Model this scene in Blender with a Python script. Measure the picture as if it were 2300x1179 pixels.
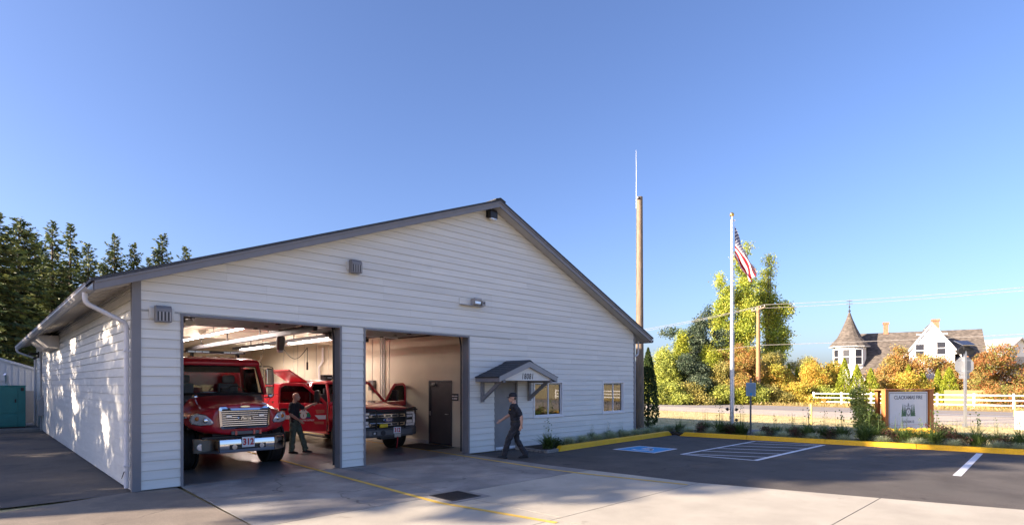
import bpy, bmesh, math, random
import numpy as np
from mathutils import Vector, Matrix, Euler
R = math.radians
random.seed(7); RNG = np.random.default_rng(7)
scn = bpy.context.scene
for o in list(bpy.data.objects): bpy.data.objects.remove(o)
COL = scn.collection

# ------------------------------------------------------------------ camera
# world frame: origin at the near corner of the station, +X along the front wall, +Y along the side wall
CAMX, CAMY, CAMZ = -2.137, -12.32, 2.0
FPX, CPX, HPY = 1249.0, 1150.0, 862.0           # focal length, centre column and horizon row in photo pixels
RX, RY = .7187, -.6952                           # camera right in world
FX, FY = .6953, .7188                            # camera forward in world
cam_d = bpy.data.cameras.new('camera'); cam = bpy.data.objects.new('camera', cam_d); COL.objects.link(cam)
cam.location = (CAMX, CAMY, CAMZ)
cam.rotation_euler = (R(90), 0, -math.atan2(FX, FY))
cam_d.sensor_width = 36; cam_d.lens = FPX/2300*36
cam_d.shift_y = (HPY-589.5)/2300
cam_d.clip_start = .1; cam_d.clip_end = 3000
scn.camera = cam

# ------------------------------------------------------------------ light
SUN_EL = R(19.5); SX, SY = -.900, .436
to_sun = Vector((SX*math.cos(SUN_EL), SY*math.cos(SUN_EL), math.sin(SUN_EL)))
world = bpy.data.worlds.new('World'); scn.world = world; world.use_nodes = True
wn = world.node_tree.nodes; wl = world.node_tree.links
for n in list(wn): wn.remove(n)
sky = wn.new('ShaderNodeTexSky'); sky.sky_type = 'NISHITA'; sky.sun_disc = False
sky.sun_elevation = SUN_EL; sky.sun_rotation = math.atan2(SX, SY)
sky.altitude = 100; sky.air_density = 1.0; sky.dust_density = 2.0; sky.ozone_density = 5.0
bg = wn.new('ShaderNodeBackground'); bg.inputs[1].default_value = .075
wo = wn.new('ShaderNodeOutputWorld')
wl.new(sky.outputs[0], bg.inputs[0]); wl.new(bg.outputs[0], wo.inputs[0])
sun_d = bpy.data.lights.new('sun', 'SUN'); sun = bpy.data.objects.new('sun', sun_d); COL.objects.link(sun)
sun_d.energy = 5.0; sun_d.angle = R(.55); sun_d.color = (1, .90, .64)
sun.rotation_euler = to_sun.to_track_quat('Z', 'Y').to_euler(); sun.location = (-20, 20, 30)
scn.view_settings.view_transform = 'Standard'; scn.view_settings.look = 'None'
scn.view_settings.gamma = 1; scn.view_settings.exposure = 1.85
scn.view_settings.use_white_balance = True; scn.view_settings.white_balance_temperature = 6450; scn.view_settings.white_balance_tint = 27
scn.render.engine = 'CYCLES'; scn.cycles.use_denoising = True
scn.cycles.max_bounces = 6; scn.cycles.diffuse_bounces = 3; scn.cycles.glossy_bounces = 3
scn.cycles.transmission_bounces = 4; scn.cycles.transparent_max_bounces = 8
scn.cycles.caustics_reflective = False; scn.cycles.caustics_refractive = False

# ------------------------------------------------------------------ helpers
def px_at(px, depth):                 # world xy of a photo column at a distance in front of the camera
    k = (px-CPX)/FPX*depth
    return CAMX+RX*k+FX*depth, CAMY+RY*k+FY*depth
def z_at(py, depth): return CAMZ+(HPY-py)/FPX*depth
def on_ground(px, py): return px_at(px, CAMZ*FPX/(py-HPY))
CAM_YAW = math.atan2(RY, RX)           # rotation that turns local +X to camera right

def tag(o, label, cat, group=None, kind=None):
    o['label'] = label; o['category'] = cat
    if group: o['group'] = group
    if kind: o['kind'] = kind
    return o
def thing(name, label, cat, loc=(0,0,0), rz=0, group=None):
    o = bpy.data.objects.new(name, None); COL.objects.link(o)
    o.location = loc; o.rotation_euler = (0,0,rz); o.empty_display_size = .2
    return tag(o, label, cat, group)
def link(name, me, mat=None, parent=None, loc=None, rz=None):
    o = bpy.data.objects.new(name, me); COL.objects.link(o)
    if mat is not None:
        me.materials.clear()
        me.materials.append(mat)
    if parent: o.parent = parent
    if loc is not None: o.location = loc
    if rz is not None: o.rotation_euler = (0,0,rz)
    return o
def copy_tree(o, parent=None):
    c = o.copy(); COL.objects.link(c); c.parent = parent
    for ch in o.children: copy_tree(ch, c)
    return c

class MB:
    def __init__(s): s.v = []; s.f = []
    def add(s, vs, fs):
        k = len(s.v); s.v += [tuple(p) for p in vs]; s.f += [tuple(i+k for i in f) for f in fs]; return s
    def box(s, x0, x1, y0, y1, z0, z1, m=None):
        vs = [(x0,y0,z0),(x1,y0,z0),(x1,y1,z0),(x0,y1,z0),(x0,y0,z1),(x1,y0,z1),(x1,y1,z1),(x0,y1,z1)]
        if m is not None: vs = [m @ Vector(p) for p in vs]
        return s.add(vs, [(0,3,2,1),(4,5,6,7),(0,1,5,4),(1,2,6,5),(2,3,7,6),(3,0,4,7)])
    def prism(s, poly, a, b, axis='y'):          # poly of 2-D points, extruded from a to b
        n = len(poly)
        def P(p, t):
            return {'y': (p[0], t, p[1]), 'x': (t, p[0], p[1]), 'z': (p[0], p[1], t)}[axis]
        vs = [P(p, a) for p in poly]+[P(p, b) for p in poly]
        fs = [tuple(range(n))[::-1], tuple(range(n, 2*n))]+[(i, (i+1)%n, (i+1)%n+n, i+n) for i in range(n)]
        return s.add(vs, fs)
    def loft(s, rings, closed=True, cap=True):
        n = len(rings[0]); vs = [p for r in rings for p in r]; fs = []
        for j in range(len(rings)-1):
            for i in range(n if closed else n-1):
                a = j*n+i; b = j*n+(i+1)%n; fs.append((a, b, b+n, a+n))
        if cap:
            fs.append(tuple(range(n))[::-1]); fs.append(tuple(range((len(rings)-1)*n, len(rings)*n)))
        return s.add(vs, fs)
    def tube(s, pts, r, n=8, cap=True):
        pts = [Vector(p) for p in pts]; rr = r if isinstance(r, (list, tuple)) else [r]*len(pts)
        rings = []; up = None
        for i, p in enumerate(pts):
            t = (pts[min(i+1, len(pts)-1)]-pts[max(i-1, 0)]).normalized()
            if up is None:
                up = Vector((0,0,1)) if abs(t.z) < .9 else Vector((1,0,0))
            sd = t.cross(up).normalized(); up = sd.cross(t).normalized()
            rings.append([p+(sd*math.cos(2*math.pi*k/n)+up*math.sin(2*math.pi*k/n))*rr[i] for k in range(n)])
        return s.loft(rings, True, cap)
    def bar(s, a, b, w, h):                       # straight rectangular bar, w sideways, h upwards
        a = Vector(a); b = Vector(b); t = (b-a).normalized()
        up = Vector((0,0,1)) if abs(t.z) < .95 else Vector((0,1,0))
        sd = t.cross(up).normalized(); up = sd.cross(t)
        q = [sd*w/2+up*h/2, -sd*w/2+up*h/2, -sd*w/2-up*h/2, sd*w/2-up*h/2]
        return s.loft([[a+k for k in q], [b+k for k in q]])
    def cyl(s, c, r, h, n=16, axis='z', r2=None):
        c = Vector(c); d = {'x': Vector((1,0,0)), 'y': Vector((0,1,0)), 'z': Vector((0,0,1))}[axis]
        return s.tube([c-d*h/2, c+d*h/2], [r, r if r2 is None else r2], n)
    def lathe(s, prof, c=(0,0,0), n=24, axis='z'):
        rings = []
        for r, t in prof:
            ring = []
            for k in range(n):
                a = 2*math.pi*k/n; u_, v_ = r*math.cos(a), r*math.sin(a)
                p = {'z': (u_, v_, t), 'x': (t, u_, v_), 'y': (v_, t, u_)}[axis]
                ring.append((p[0]+c[0], p[1]+c[1], p[2]+c[2]))
            rings.append(ring)
        return s.loft(rings)
    def ball(s, c, rx, ry=None, rz=None, n=12, m=8):
        ry = ry or rx; rz = rz or rx
        rings = []
        for j in range(1, m):
            t = math.pi*j/m
            rings.append([(c[0]+rx*math.sin(t)*math.cos(2*math.pi*k/n), c[1]+ry*math.sin(t)*math.sin(2*math.pi*k/n), c[2]-rz*math.cos(t)) for k in range(n)])
        return s.loft(rings)
    def mesh(s, name, bevel=0, seg=2, smooth=False):
        me = bpy.data.meshes.new(name); me.from_pydata(s.v, [], s.f)
        bm = bmesh.new(); bm.from_mesh(me)
        bmesh.ops.recalc_face_normals(bm, faces=bm.faces)
        if bevel:
            ed = [e for e in bm.edges if len(e.link_faces) == 2 and e.calc_face_angle(0) > R(28)]
            bmesh.ops.bevel(bm, geom=ed, offset=bevel, segments=seg, profile=.5, affect='EDGES', clamp_overlap=True)
        bm.to_mesh(me); bm.free()
        if smooth:
            for p in me.polygons: p.use_smooth = True
            if smooth != 'all': me.set_sharp_from_angle(angle=R(smooth if smooth is not True else 40))
        return me
    def build(s, name, mat, parent=None, bevel=0, seg=2, smooth=False, loc=None, rz=None):
        return link(name, s.mesh(name, bevel, seg, smooth), mat, parent, loc, rz)

def subsurf_mesh(me, lv=2):
    o = bpy.data.objects.new('tmp', me); COL.objects.link(o)
    m = o.modifiers.new('s', 'SUBSURF'); m.levels = lv; m.render_levels = lv
    dg = bpy.context.evaluated_depsgraph_get()
    r = bpy.data.meshes.new_from_object(o.evaluated_get(dg)); bpy.data.objects.remove(o)
    for p in r.polygons: p.use_smooth = True
    return r
def remesh(me, voxel, smooth=2):
    o = bpy.data.objects.new('tmp', me); COL.objects.link(o)
    m = o.modifiers.new('r', 'REMESH'); m.mode = 'VOXEL'; m.voxel_size = voxel
    if smooth:
        k = o.modifiers.new('s', 'SMOOTH'); k.factor = .5; k.iterations = smooth
    dg = bpy.context.evaluated_depsgraph_get()
    r = bpy.data.meshes.new_from_object(o.evaluated_get(dg)); bpy.data.objects.remove(o)
    for p in r.polygons: p.use_smooth = True
    return r
def text_mesh(body, size, depth=.002, bold=0, shear=0, spacing=1, align='CENTER', sx=1.0):
    cu = bpy.data.curves.new('lettering', 'FONT'); cu.body = body; cu.size = size; cu.extrude = depth
    cu.offset = bold; cu.shear = shear; cu.space_character = spacing; cu.align_x = align; cu.align_y = 'CENTER'
    cu.resolution_u = 3
    o = bpy.data.objects.new('tmp', cu); COL.objects.link(o)
    dg = bpy.context.evaluated_depsgraph_get()
    me = bpy.data.meshes.new_from_object(o.evaluated_get(dg)); bpy.data.objects.remove(o)
    me.transform(Matrix.Diagonal((sx, 1, 1, 1)))
    return me
def text(name, body, size, mat, parent, loc, rot=(R(90),0,0), **k):
    o = link(name, text_mesh(body, size, **k), mat, parent, loc); o.rotation_euler = rot; return o

# ------------------------------------------------------------------ materials
def lerp(a, b, t): return tuple(a[i]*(1-t)+b[i]*t for i in range(3))
def pmat(name, col, rough=.6, metal=0, var=.12, scale=4, detail=6, bump=0, bscale=60, coat=0, stretch=None, col2=None, spec=.5, rvar=0):
    m = bpy.data.materials.new(name); m.use_nodes = True; nt = m.node_tree; N = nt.nodes; L = nt.links
    b = N['Principled BSDF']; b.inputs['Roughness'].default_value = rough; b.inputs['Metallic'].default_value = metal
    b.inputs['Coat Weight'].default_value = coat; b.inputs['Coat Roughness'].default_value = .06
    b.inputs['Specular IOR Level'].default_value = spec
    tc = N.new('ShaderNodeTexCoord'); mp = N.new('ShaderNodeMapping'); L.new(tc.outputs['Object'], mp.inputs[0])
    if stretch: mp.inputs['Scale'].default_value = stretch
    nz = N.new('ShaderNodeTexNoise'); nz.inputs['Scale'].default_value = scale; nz.inputs['Detail'].default_value = detail
    L.new(mp.outputs[0], nz.inputs['Vector'])
    rp = N.new('ShaderNodeValToRGB'); rp.color_ramp.elements[0].position = .32; rp.color_ramp.elements[1].position = .68
    c1 = tuple(c*(1-var) for c in col); c2 = col2 or tuple(min(1, c*(1+var)) for c in col)
    rp.color_ramp.elements[0].color = (*c1, 1); rp.color_ramp.elements[1].color = (*c2, 1)
    L.new(nz.outputs[0], rp.inputs[0]); L.new(rp.outputs[0], b.inputs['Base Color'])
    if rvar:
        mr = N.new('ShaderNodeMapRange'); mr.inputs[3].default_value = max(0, rough-rvar); mr.inputs[4].default_value = min(1, rough+rvar)
        L.new(nz.outputs[0], mr.inputs[0]); L.new(mr.outputs[0], b.inputs['Roughness'])
    if bump:
        n2 = N.new('ShaderNodeTexNoise'); n2.inputs['Scale'].default_value = bscale; n2.inputs['Detail'].default_value = 4
        L.new(mp.outputs[0], n2.inputs['Vector'])
        bp = N.new('ShaderNodeBump'); bp.inputs['Strength'].default_value = bump; bp.inputs['Distance'].default_value = .01
        L.new(n2.outputs[0], bp.inputs['Height']); L.new(bp.outputs[0], b.inputs['Normal'])
    return m
def ground_mat(name, col, fine=.25, coarse=.15, fscale=180, rough=.9, bump=.35, patch=None, pscale=.35, pwidth=(.52,.6), cracks=0, fcol=None, spots=0):
    """aggregate: fine speckle + broad tone drift + optional patches with a shape of their own"""
    m = bpy.data.materials.new(name); m.use_nodes = True; nt = m.node_tree; N = nt.nodes; L = nt.links
    b = N['Principled BSDF']; b.inputs['Roughness'].default_value = rough; b.inputs['Specular IOR Level'].default_value = .3
    tc = N.new('ShaderNodeTexCoord')
    f = N.new('ShaderNodeTexNoise'); f.inputs['Scale'].default_value = fscale; f.inputs['Detail'].default_value = 3; L.new(tc.outputs['Object'], f.inputs['Vector'])
    c = N.new('ShaderNodeTexNoise'); c.inputs['Scale'].default_value = .9; c.inputs['Detail'].default_value = 8; c.inputs['Roughness'].default_value = .6; L.new(tc.outputs['Object'], c.inputs['Vector'])
    r1 = N.new('ShaderNodeValToRGB'); r1.color_ramp.elements[0].position = .3; r1.color_ramp.elements[1].position = .7
    hi = fcol or tuple(min(1, k*(1+fine)) for k in col)
    r1.color_ramp.elements[0].color = (*[k*(1-fine) for k in col], 1); r1.color_ramp.elements[1].color = (*hi, 1)
    L.new(f.outputs[0], r1.inputs[0])
    r2 = N.new('ShaderNodeMapRange'); r2.inputs[1].default_value = .3; r2.inputs[2].default_value = .7; r2.inputs[3].default_value = 1-coarse; r2.inputs[4].default_value = 1+coarse
    L.new(c.outputs[0], r2.inputs[0])
    mx = N.new('ShaderNodeMix'); mx.data_type = 'RGBA'; mx.blend_type = 'MULTIPLY'; mx.inputs[0].default_value = 1
    L.new(r1.outputs[0], mx.inputs[6]); L.new(r2.outputs[0], mx.inputs[7]); out = mx.outputs[2]
    if patch:
        p = N.new('ShaderNodeTexNoise'); p.inputs['Scale'].default_value = pscale; p.inputs['Detail'].default_value = 7; p.inputs['Roughness'].default_value = .62; L.new(tc.outputs['Object'], p.inputs['Vector'])
        pr = N.new('ShaderNodeMapRange'); pr.inputs[1].default_value = pwidth[0]; pr.inputs[2].default_value = pwidth[1]; L.new(p.outputs[0], pr.inputs[0])
        m2 = N.new('ShaderNodeMix'); m2.data_type = 'RGBA'; m2.inputs[7].default_value = (*patch, 1)
        L.new(pr.outputs[0], m2.inputs[0]); L.new(out, m2.inputs[6]); out = m2.outputs[2]
    if cracks:
        v = N.new('ShaderNodeTexVoronoi'); v.feature = 'DISTANCE_TO_EDGE'; v.inputs['Scale'].default_value = cracks
        w = N.new('ShaderNodeTexNoise'); w.inputs['Scale'].default_value = 2; w.inputs['Detail'].default_value = 6; L.new(tc.outputs['Object'], w.inputs['Vector'])
        va = N.new('ShaderNodeVectorMath'); va.operation = 'MULTIPLY_ADD'; va.inputs[1].default_value = (.5,.5,.5)
        L.new(w.outputs['Color'], va.inputs[0]); L.new(tc.outputs['Object'], va.inputs[2]); L.new(va.outputs[0], v.inputs['Vector'])
        cr = N.new('ShaderNodeMapRange'); cr.inputs[1].default_value = .004*cracks; cr.inputs[2].default_value = .012*cracks; cr.inputs[3].default_value = .5; cr.inputs[4].default_value = 1
        L.new(v.outputs['Distance'], cr.inputs[0])
        m3 = N.new('ShaderNodeMix'); m3.data_type = 'RGBA'; m3.blend_type = 'MULTIPLY'; m3.inputs[0].default_value = 1
        L.new(out, m3.inputs[6]); L.new(cr.outputs[0], m3.inputs[7]); out = m3.outputs[2]
    if spots:                                       # oil drips and gum: small dark blots
        sp = N.new('ShaderNodeTexNoise'); sp.inputs['Scale'].default_value = 2.3; sp.inputs['Detail'].default_value = 4; L.new(tc.outputs['Object'], sp.inputs['Vector'])
        sr = N.new('ShaderNodeMapRange'); sr.inputs[1].default_value = .655; sr.inputs[2].default_value = .72; sr.inputs[3].default_value = 1; sr.inputs[4].default_value = 1-spots; L.new(sp.outputs[0], sr.inputs[0])
        m4 = N.new('ShaderNodeMix'); m4.data_type = 'RGBA'; m4.blend_type = 'MULTIPLY'; m4.inputs[0].default_value = 1
        L.new(out, m4.inputs[6]); L.new(sr.outputs[0], m4.inputs[7]); out = m4.outputs[2]
    L.new(out, b.inputs['Base Color'])
    bp = N.new('ShaderNodeBump'); bp.inputs['Strength'].default_value = bump; bp.inputs['Distance'].default_value = .006
    L.new(f.outputs[0], bp.inputs['Height']); L.new(bp.outputs[0], b.inputs['Normal'])
    return m
def leaf_mat(name, trans=.35, rough=.55, tint=(1,1,1)):
    m = bpy.data.materials.new(name); m.use_nodes = True; nt = m.node_tree; N = nt.nodes; L = nt.links
    b = N['Principled BSDF']; b.inputs['Roughness'].default_value = rough; b.inputs['Specular IOR Level'].default_value = .35
    at = N.new('ShaderNodeAttribute'); at.attribute_name = 'col'
    L.new(at.outputs['Color'], b.inputs['Base Color'])
    t = N.new('ShaderNodeBsdfTranslucent'); L.new(at.outputs['Color'], t.inputs[0])
    mx = N.new('ShaderNodeMixShader'); mx.inputs[0].default_value = trans
    L.new(b.outputs[0], mx.inputs[1]); L.new(t.outputs[0], mx.inputs[2]); L.new(mx.outputs[0], N['Material Output'].inputs[0])
    return m
def glass_mat(name, tint=(.9,.95,.95), refl=.25, rough=.02):
    m = bpy.data.materials.new(name); m.use_nodes = True; nt = m.node_tree; N = nt.nodes; L = nt.links
    N.remove(N['Principled BSDF'])
    t = N.new('ShaderNodeBsdfTransparent'); t.inputs[0].default_value = (*tint, 1)
    g = N.new('ShaderNodeBsdfGlossy'); g.inputs['Roughness'].default_value = rough
    fr = N.new('ShaderNodeFresnel'); fr.inputs[0].default_value = 1.5
    ad = N.new('ShaderNodeMath'); ad.operation = 'ADD'; ad.use_clamp = True; ad.inputs[1].default_value = refl; L.new(fr.outputs[0], ad.inputs[0])
    mx = N.new('ShaderNodeMixShader'); L.new(ad.outputs[0], mx.inputs[0]); L.new(t.outputs[0], mx.inputs[1]); L.new(g.outputs[0], mx.inputs[2])
    L.new(mx.outputs[0], N['Material Output'].inputs[0]); return m
def emit_mat(name, col, s):
    m = bpy.data.materials.new(name); m.use_nodes = True; b = m.node_tree.nodes['Principled BSDF']
    b.inputs['Base Color'].default_value = (*col, 1); b.inputs['Emission Color'].default_value = (*col, 1); b.inputs['Emission Strength'].default_value = s
    return m
M = {}
M['siding'] = pmat('siding paint', (.745,.735,.68), .55, var=.06, scale=2.2, bump=.12, bscale=30, stretch=(.3,1,6))
_nt = M['siding'].node_tree; _oi = _nt.nodes.new('ShaderNodeObjectInfo'); _mr = _nt.nodes.new('ShaderNodeMapRange'); _mr.inputs[3].default_value = .94; _mr.inputs[4].default_value = 1.03
_mx = _nt.nodes.new('ShaderNodeMix'); _mx.data_type = 'RGBA'; _mx.blend_type = 'MULTIPLY'; _mx.inputs[0].default_value = 1
_nt.links.new(_oi.outputs['Random'], _mr.inputs[0]); _nt.links.new(_mr.outputs[0], _mx.inputs[7]); _b = _nt.nodes['Principled BSDF']
_nt.links.new(_b.inputs['Base Color'].links[0].from_socket, _mx.inputs[6]); _nt.links.new(_mx.outputs[2], _b.inputs['Base Color'])
M['wallcore'] = pmat('gap shade sheathing', (.20,.195,.19), .9)  # dark colour stands in for the shade line under each siding board
M['trim'] = pmat('grey trim paint', (.20,.198,.21), .5, var=.06, scale=3, bump=.05)
M['soffit'] = pmat('soffit paint', (.46,.44,.42), .7, var=.05)
M['gutter'] = pmat('gutter metal', (.34,.33,.33), .4, var=.06)
M['downspout'] = pmat('downspout paint', (.66,.66,.69), .4, var=.04)
M['shingle'] = pmat('asphalt shingle', (.06,.066,.075), .92, var=.35, scale=40, bump=.5, bscale=160)
M['inwall'] = pmat('cream interior paint', (.66,.585,.445), .75, var=.04, scale=1.5)
M['ceiling'] = pmat('ceiling paint', (.72,.67,.56), .8, var=.04)
M['floor'] = pmat('garage slab', (.17,.165,.16), .35, var=.22, scale=1.6, bump=.04, bscale=40, rvar=.12)
M['white'] = pmat('white vinyl', (.78,.78,.78), .4, var=.03)
M['whitepaint'] = pmat('white fence paint', (.8,.8,.78), .5, var=.05)
M['red'] = pmat('fire red paint', (.60,.018,.034), .28, var=.06, coat=1.0)
M['chrome'] = pmat('chrome', (.75,.76,.78), .10, 1.0, var=.02)
M['alu'] = pmat('brushed aluminium', (.55,.56,.58), .32, .9, var=.05)
M['black'] = pmat('black plastic', (.012,.012,.013), .45, var=.15)
M['rubber'] = pmat('tyre rubber', (.02,.02,.021), .8, var=.2, scale=12)
M['steel'] = pmat('grey coated steel', (.13,.13,.135), .45, .3, var=.12)
M['dsteel'] = pmat('dark steel', (.035,.035,.04), .45, .5, var=.15)
M['door'] = pmat('charcoal door paint', (.045,.045,.055), .45, var=.08)
M['gdoor'] = pmat('grey door paint', (.22,.22,.225), .5, var=.06)
M['yellow'] = ground_mat('yellow kerb paint', (.85,.45,.010), fine=.10, coarse=.12, fscale=25, rough=.55, bump=.3, patch=(.36,.27,.14), pscale=5, pwidth=(.67,.72), fcol=(.92,.50,.015))
M['yline'] = ground_mat('faded yellow line', (.66,.43,.08), fine=.15, coarse=.2, fscale=60, rough=.7, bump=.2, patch=(.38,.32,.22), pscale=4, pwidth=(.60,.68))
M['wline'] = ground_mat('white line paint', (.70,.71,.73), fine=.12, coarse=.12, fscale=70, rough=.7, bump=.2, patch=(.22,.22,.22), pscale=6, pwidth=(.64,.70))
M['blue'] = pmat('blue marking paint', (.002,.30,.62), .6, var=.12, scale=8)
M['wood'] = pmat('weathered pole wood', (.22,.165,.115), .85, var=.35, scale=3, stretch=(14,14,.7), bump=.5, bscale=18)
M['cedar'] = pmat('stained cedar', (.45,.155,.035), .6, var=.2, scale=3, stretch=(10,10,.8), bump=.2)
M['teal'] = pmat('teal enamel', (.005,.21,.20), .4, var=.12, scale=2)
M['metalwhite'] = pmat('white ribbed metal', (.62,.65,.70), .4, var=.04)
M['polemetal'] = pmat('flagpole aluminium', (.62,.63,.66), .35, .55, var=.05)
M['gold'] = pmat('gilt ball', (.62,.42,.12), .3, .9)
M['soil'] = ground_mat('dark bark mulch', (.045,.032,.024), fine=.6, fscale=45, bump=.9)
M['glass'] = glass_mat('window glass', (.5,.54,.54), .14)
M['carglass'] = glass_mat('vehicle glass', (.90,.94,.92), .02)
M['darkglass'] = glass_mat('tinted glass', (.10,.11,.12), .05)
M['lens'] = pmat('clear lamp lens', (.82,.84,.87), .12, .35, var=.25, scale=30)
M['amber'] = pmat('amber lens', (.6,.16,.01), .2, var=.2)
M['redlens'] = pmat('red text paint', (.55,.012,.02), .5, var=.05)
M['ink'] = pmat('black ink', (.015,.018,.028), .5)
M['signwhite'] = pmat('sign panel', (.78,.79,.81), .3, var=.03)
M['brick'] = pmat('chimney brick', (.36,.15,.085), .85, var=.3, scale=5)
M['cloth_black'] = pmat('navy black cloth', (.018,.019,.026), .85, var=.35, scale=9, bump=.3, bscale=40)
M['cloth_pants'] = pmat('charcoal trousers', (.026,.026,.032), .85, var=.35, scale=7, bump=.3, bscale=30)
M['cloth_green'] = pmat('sage green trousers', (.085,.115,.085), .85, var=.2, scale=8, bump=.3, bscale=30)
M['skin'] = pmat('skin', (.56,.31,.215), .5, var=.08, scale=10)
M['seat'] = pmat('grey seat fabric', (.22,.23,.235), .8)
M['shake'] = pmat('weathered shake roof', (.10,.085,.072), .9, var=.55, scale=2.6, bump=.5, bscale=30, stretch=(1,1,3))
M['bark'] = pmat('bark', (.085,.065,.05), .9, var=.35, scale=6, stretch=(3,3,.5), bump=.6, bscale=20)
M['leaf'] = leaf_mat('foliage', .38)
M['needle'] = leaf_mat('conifer needles', .15, .6)
M['blade'] = leaf_mat('grass blades', .3, .5)
# ------------------------------------------------------------------ setting: ground, lot, road
def sheet(name, poly, z, mat, parent=None, thick=0):
    b = MB()
    if thick: b.prism(poly, z-thick, z, 'z')
    else: b.add([(x, y, z) for x, y in poly], [tuple(range(len(poly)))])
    o = b.build(name, mat, parent)
    if parent is None: o['kind'] = 'structure'
    return o
M['lawn'] = ground_mat('dry lawn', (.56,.45,.22), fine=.35, coarse=.25, fscale=30, patch=(.36,.33,.12), pscale=.5, pwidth=(.53,.66), bump=.8)
M['asphalt'] = ground_mat('fresh asphalt', (.072,.064,.057), fine=.5, coarse=.28, fscale=90, bump=.5, fcol=(.15,.132,.115), spots=.35, cracks=.12, patch=(.092,.083,.073), pscale=.5, pwidth=(.5,.7))
M['oldasphalt'] = ground_mat('worn asphalt', (.10,.092,.085), fine=.4, coarse=.22, fscale=110, bump=.5, fcol=(.20,.17,.14), patch=(.06,.058,.058), pscale=.45, pwidth=(.5,.62))
M['paleasphalt'] = ground_mat('pale asphalt', (.25,.21,.165), cracks=.2, patch=(.17,.145,.12), pscale=.5, fine=.4, coarse=.22, fscale=110, bump=.5, fcol=(.30,.25,.20))  # paler asphalt for the front drive
M['concrete'] = ground_mat('exposed aggregate concrete', (.42,.385,.315), spots=.22, fine=.34, coarse=.14, fscale=120, bump=.4, patch=(.35,.32,.265), pscale=.6, pwidth=(.5,.7))
M['concrete2'] = ground_mat('worn aggregate concrete', (.29,.27,.24), spots=.3, fine=.36, coarse=.3, fscale=70, bump=.6, patch=(.20,.19,.18), pscale=.7, pwidth=(.46,.62), cracks=.22)  # worn and stained; tone also lowered to deepen shade on the bay slabs
M['joint'] = pmat('joint filler', (.03,.028,.026), .9)
M['road'] = ground_mat('road asphalt', (.26,.24,.225), fine=.2, coarse=.12, fscale=60, bump=.3)
M['gravel'] = ground_mat('gravel shoulder', (.44,.38,.31), fine=.4, coarse=.2, fscale=40, bump=.7, patch=(.5,.42,.28), pscale=.35, pwidth=(.55,.7))

sheet('ground', [(-1200,-1200),(1200,-1200),(1200,1200),(-1200,1200)], -.05, M['lawn'])
C2A = (17.55,-1.30); C2B = (20.15,-16.0)       # inner face line of the long yellow kerb
def c2x(y): return C2A[0]+(C2A[1]-y)/(C2A[1]-C2B[1])*(C2B[0]-C2A[0])
sheet('parking_lot', [(7.2,-40),(22.5,-40),(c2x(-16),-16),(c2x(-1.3),-1.3),(17.9,-.95),(10.3,-1.33),(10.2,-.02),(8.05,-.02),(7.2,-3)], -.012, M['asphalt'])
sheet('side_drive', [(-40,-.2),(.2,-.05),(.05,24),(-40,24)], -.016, M['oldasphalt'])
sheet('front_drive', [(-60,-60),(.62,-60),(.69,-.04),(.1,.02),(-.2,-.03),(-1.85,-.53),(-6,-1.4),(-60,-4)], -.003, M['paleasphalt'])
# seam between the two asphalts
sheet('road', [(43.2,-160),(51.6,-160),(51.6,170),(43.2,170)], -.034, M['road'])
sheet('gravel_shoulder', [(33.6,-60),(43.3,-60),(43.3,60),(38,40),(36.5,14),(35.3,4),(34.0,-3),(32.8,-9),(31.5,-20)], -.042, M['gravel'])
sheet('far_verge', [(51.5,-160),(56.2,-160),(56.2,170),(51.5,170)], -.04, ground_mat('dry verge', (.38,.27,.12), fine=.4, coarse=.3, fscale=30, bump=.8))
for yy in (-58.,-4.2):
    pass
lm = MB().add([(44.2,-60,-.029),(44.45,-60,-.029),(44.45,-3.0,-.029),(44.2,-3.0,-.029)], [(0,1,2,3)]).build('road_edge_line', M['wline']); lm['kind'] = 'structure'
lm = MB().add([(47.3,-60,-.029),(47.42,-60,-.029),(47.42,90,-.029),(47.3,90,-.029)], [(0,1,2,3)]).build('road_centre_line', M['yline']); lm['kind'] = 'structure'

# concrete apron: slabs with open joints over a dark base
apron = sheet('concrete_apron', [(.76,.12),(8.0,.12),(8.06,-3),(8.45,-6.9),(9.9,-11.7),(13,-40),(.64,-40)], -.0035, M['joint'])
def slab(poly, mat): sheet('slab', poly, 0.0, mat, apron, thick=.003)
g_ = .008
def rx(y):                                      # right edge of the apron
    pts = [(.12,8.02),(-.3,8.02),(-3,8.04),(-6.8,8.42),(-9.8,9.3),(-11.7,9.9),(-40,13)]
    for (a, b), (c, d) in zip(pts, pts[1:]):
        if c <= y <= a: return b+(d-b)*(a-y)/(a-c)
ys = [.12,-4.26,-6.84,-9.8,-13.5,-18,-40]
for i, (ya, yb) in enumerate(zip(ys, ys[1:])):
    xm = 4.39-.085*(-ya if ya < 0 else 0) if i == 0 else 4.1
    mids = [y for y in (-.3,-3,-6.8,-9.8,-11.7) if yb < y < ya]
    right = [(rx(ya-g_), ya-g_)]+[(rx(y), y) for y in mids]+[(rx(yb+g_), yb+g_)]
    xa, xb = (4.40, 4.06) if i == 0 else (4.06, 4.2)
    gx0, gx1, gy0, gy1 = 3.62, 4.48, -4.9, -4.02      # square cut out for the drain collar
    slab([(.76,ya-g_),(xa-g_,ya-g_),(xb-g_,yb+g_),(.70,yb+g_)], M['concrete' if i else 'concrete2'])
    slab([(xa+g_,ya-g_)]+right+[(xb+g_,yb+g_)], M['concrete' if i else 'concrete2'])
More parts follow.
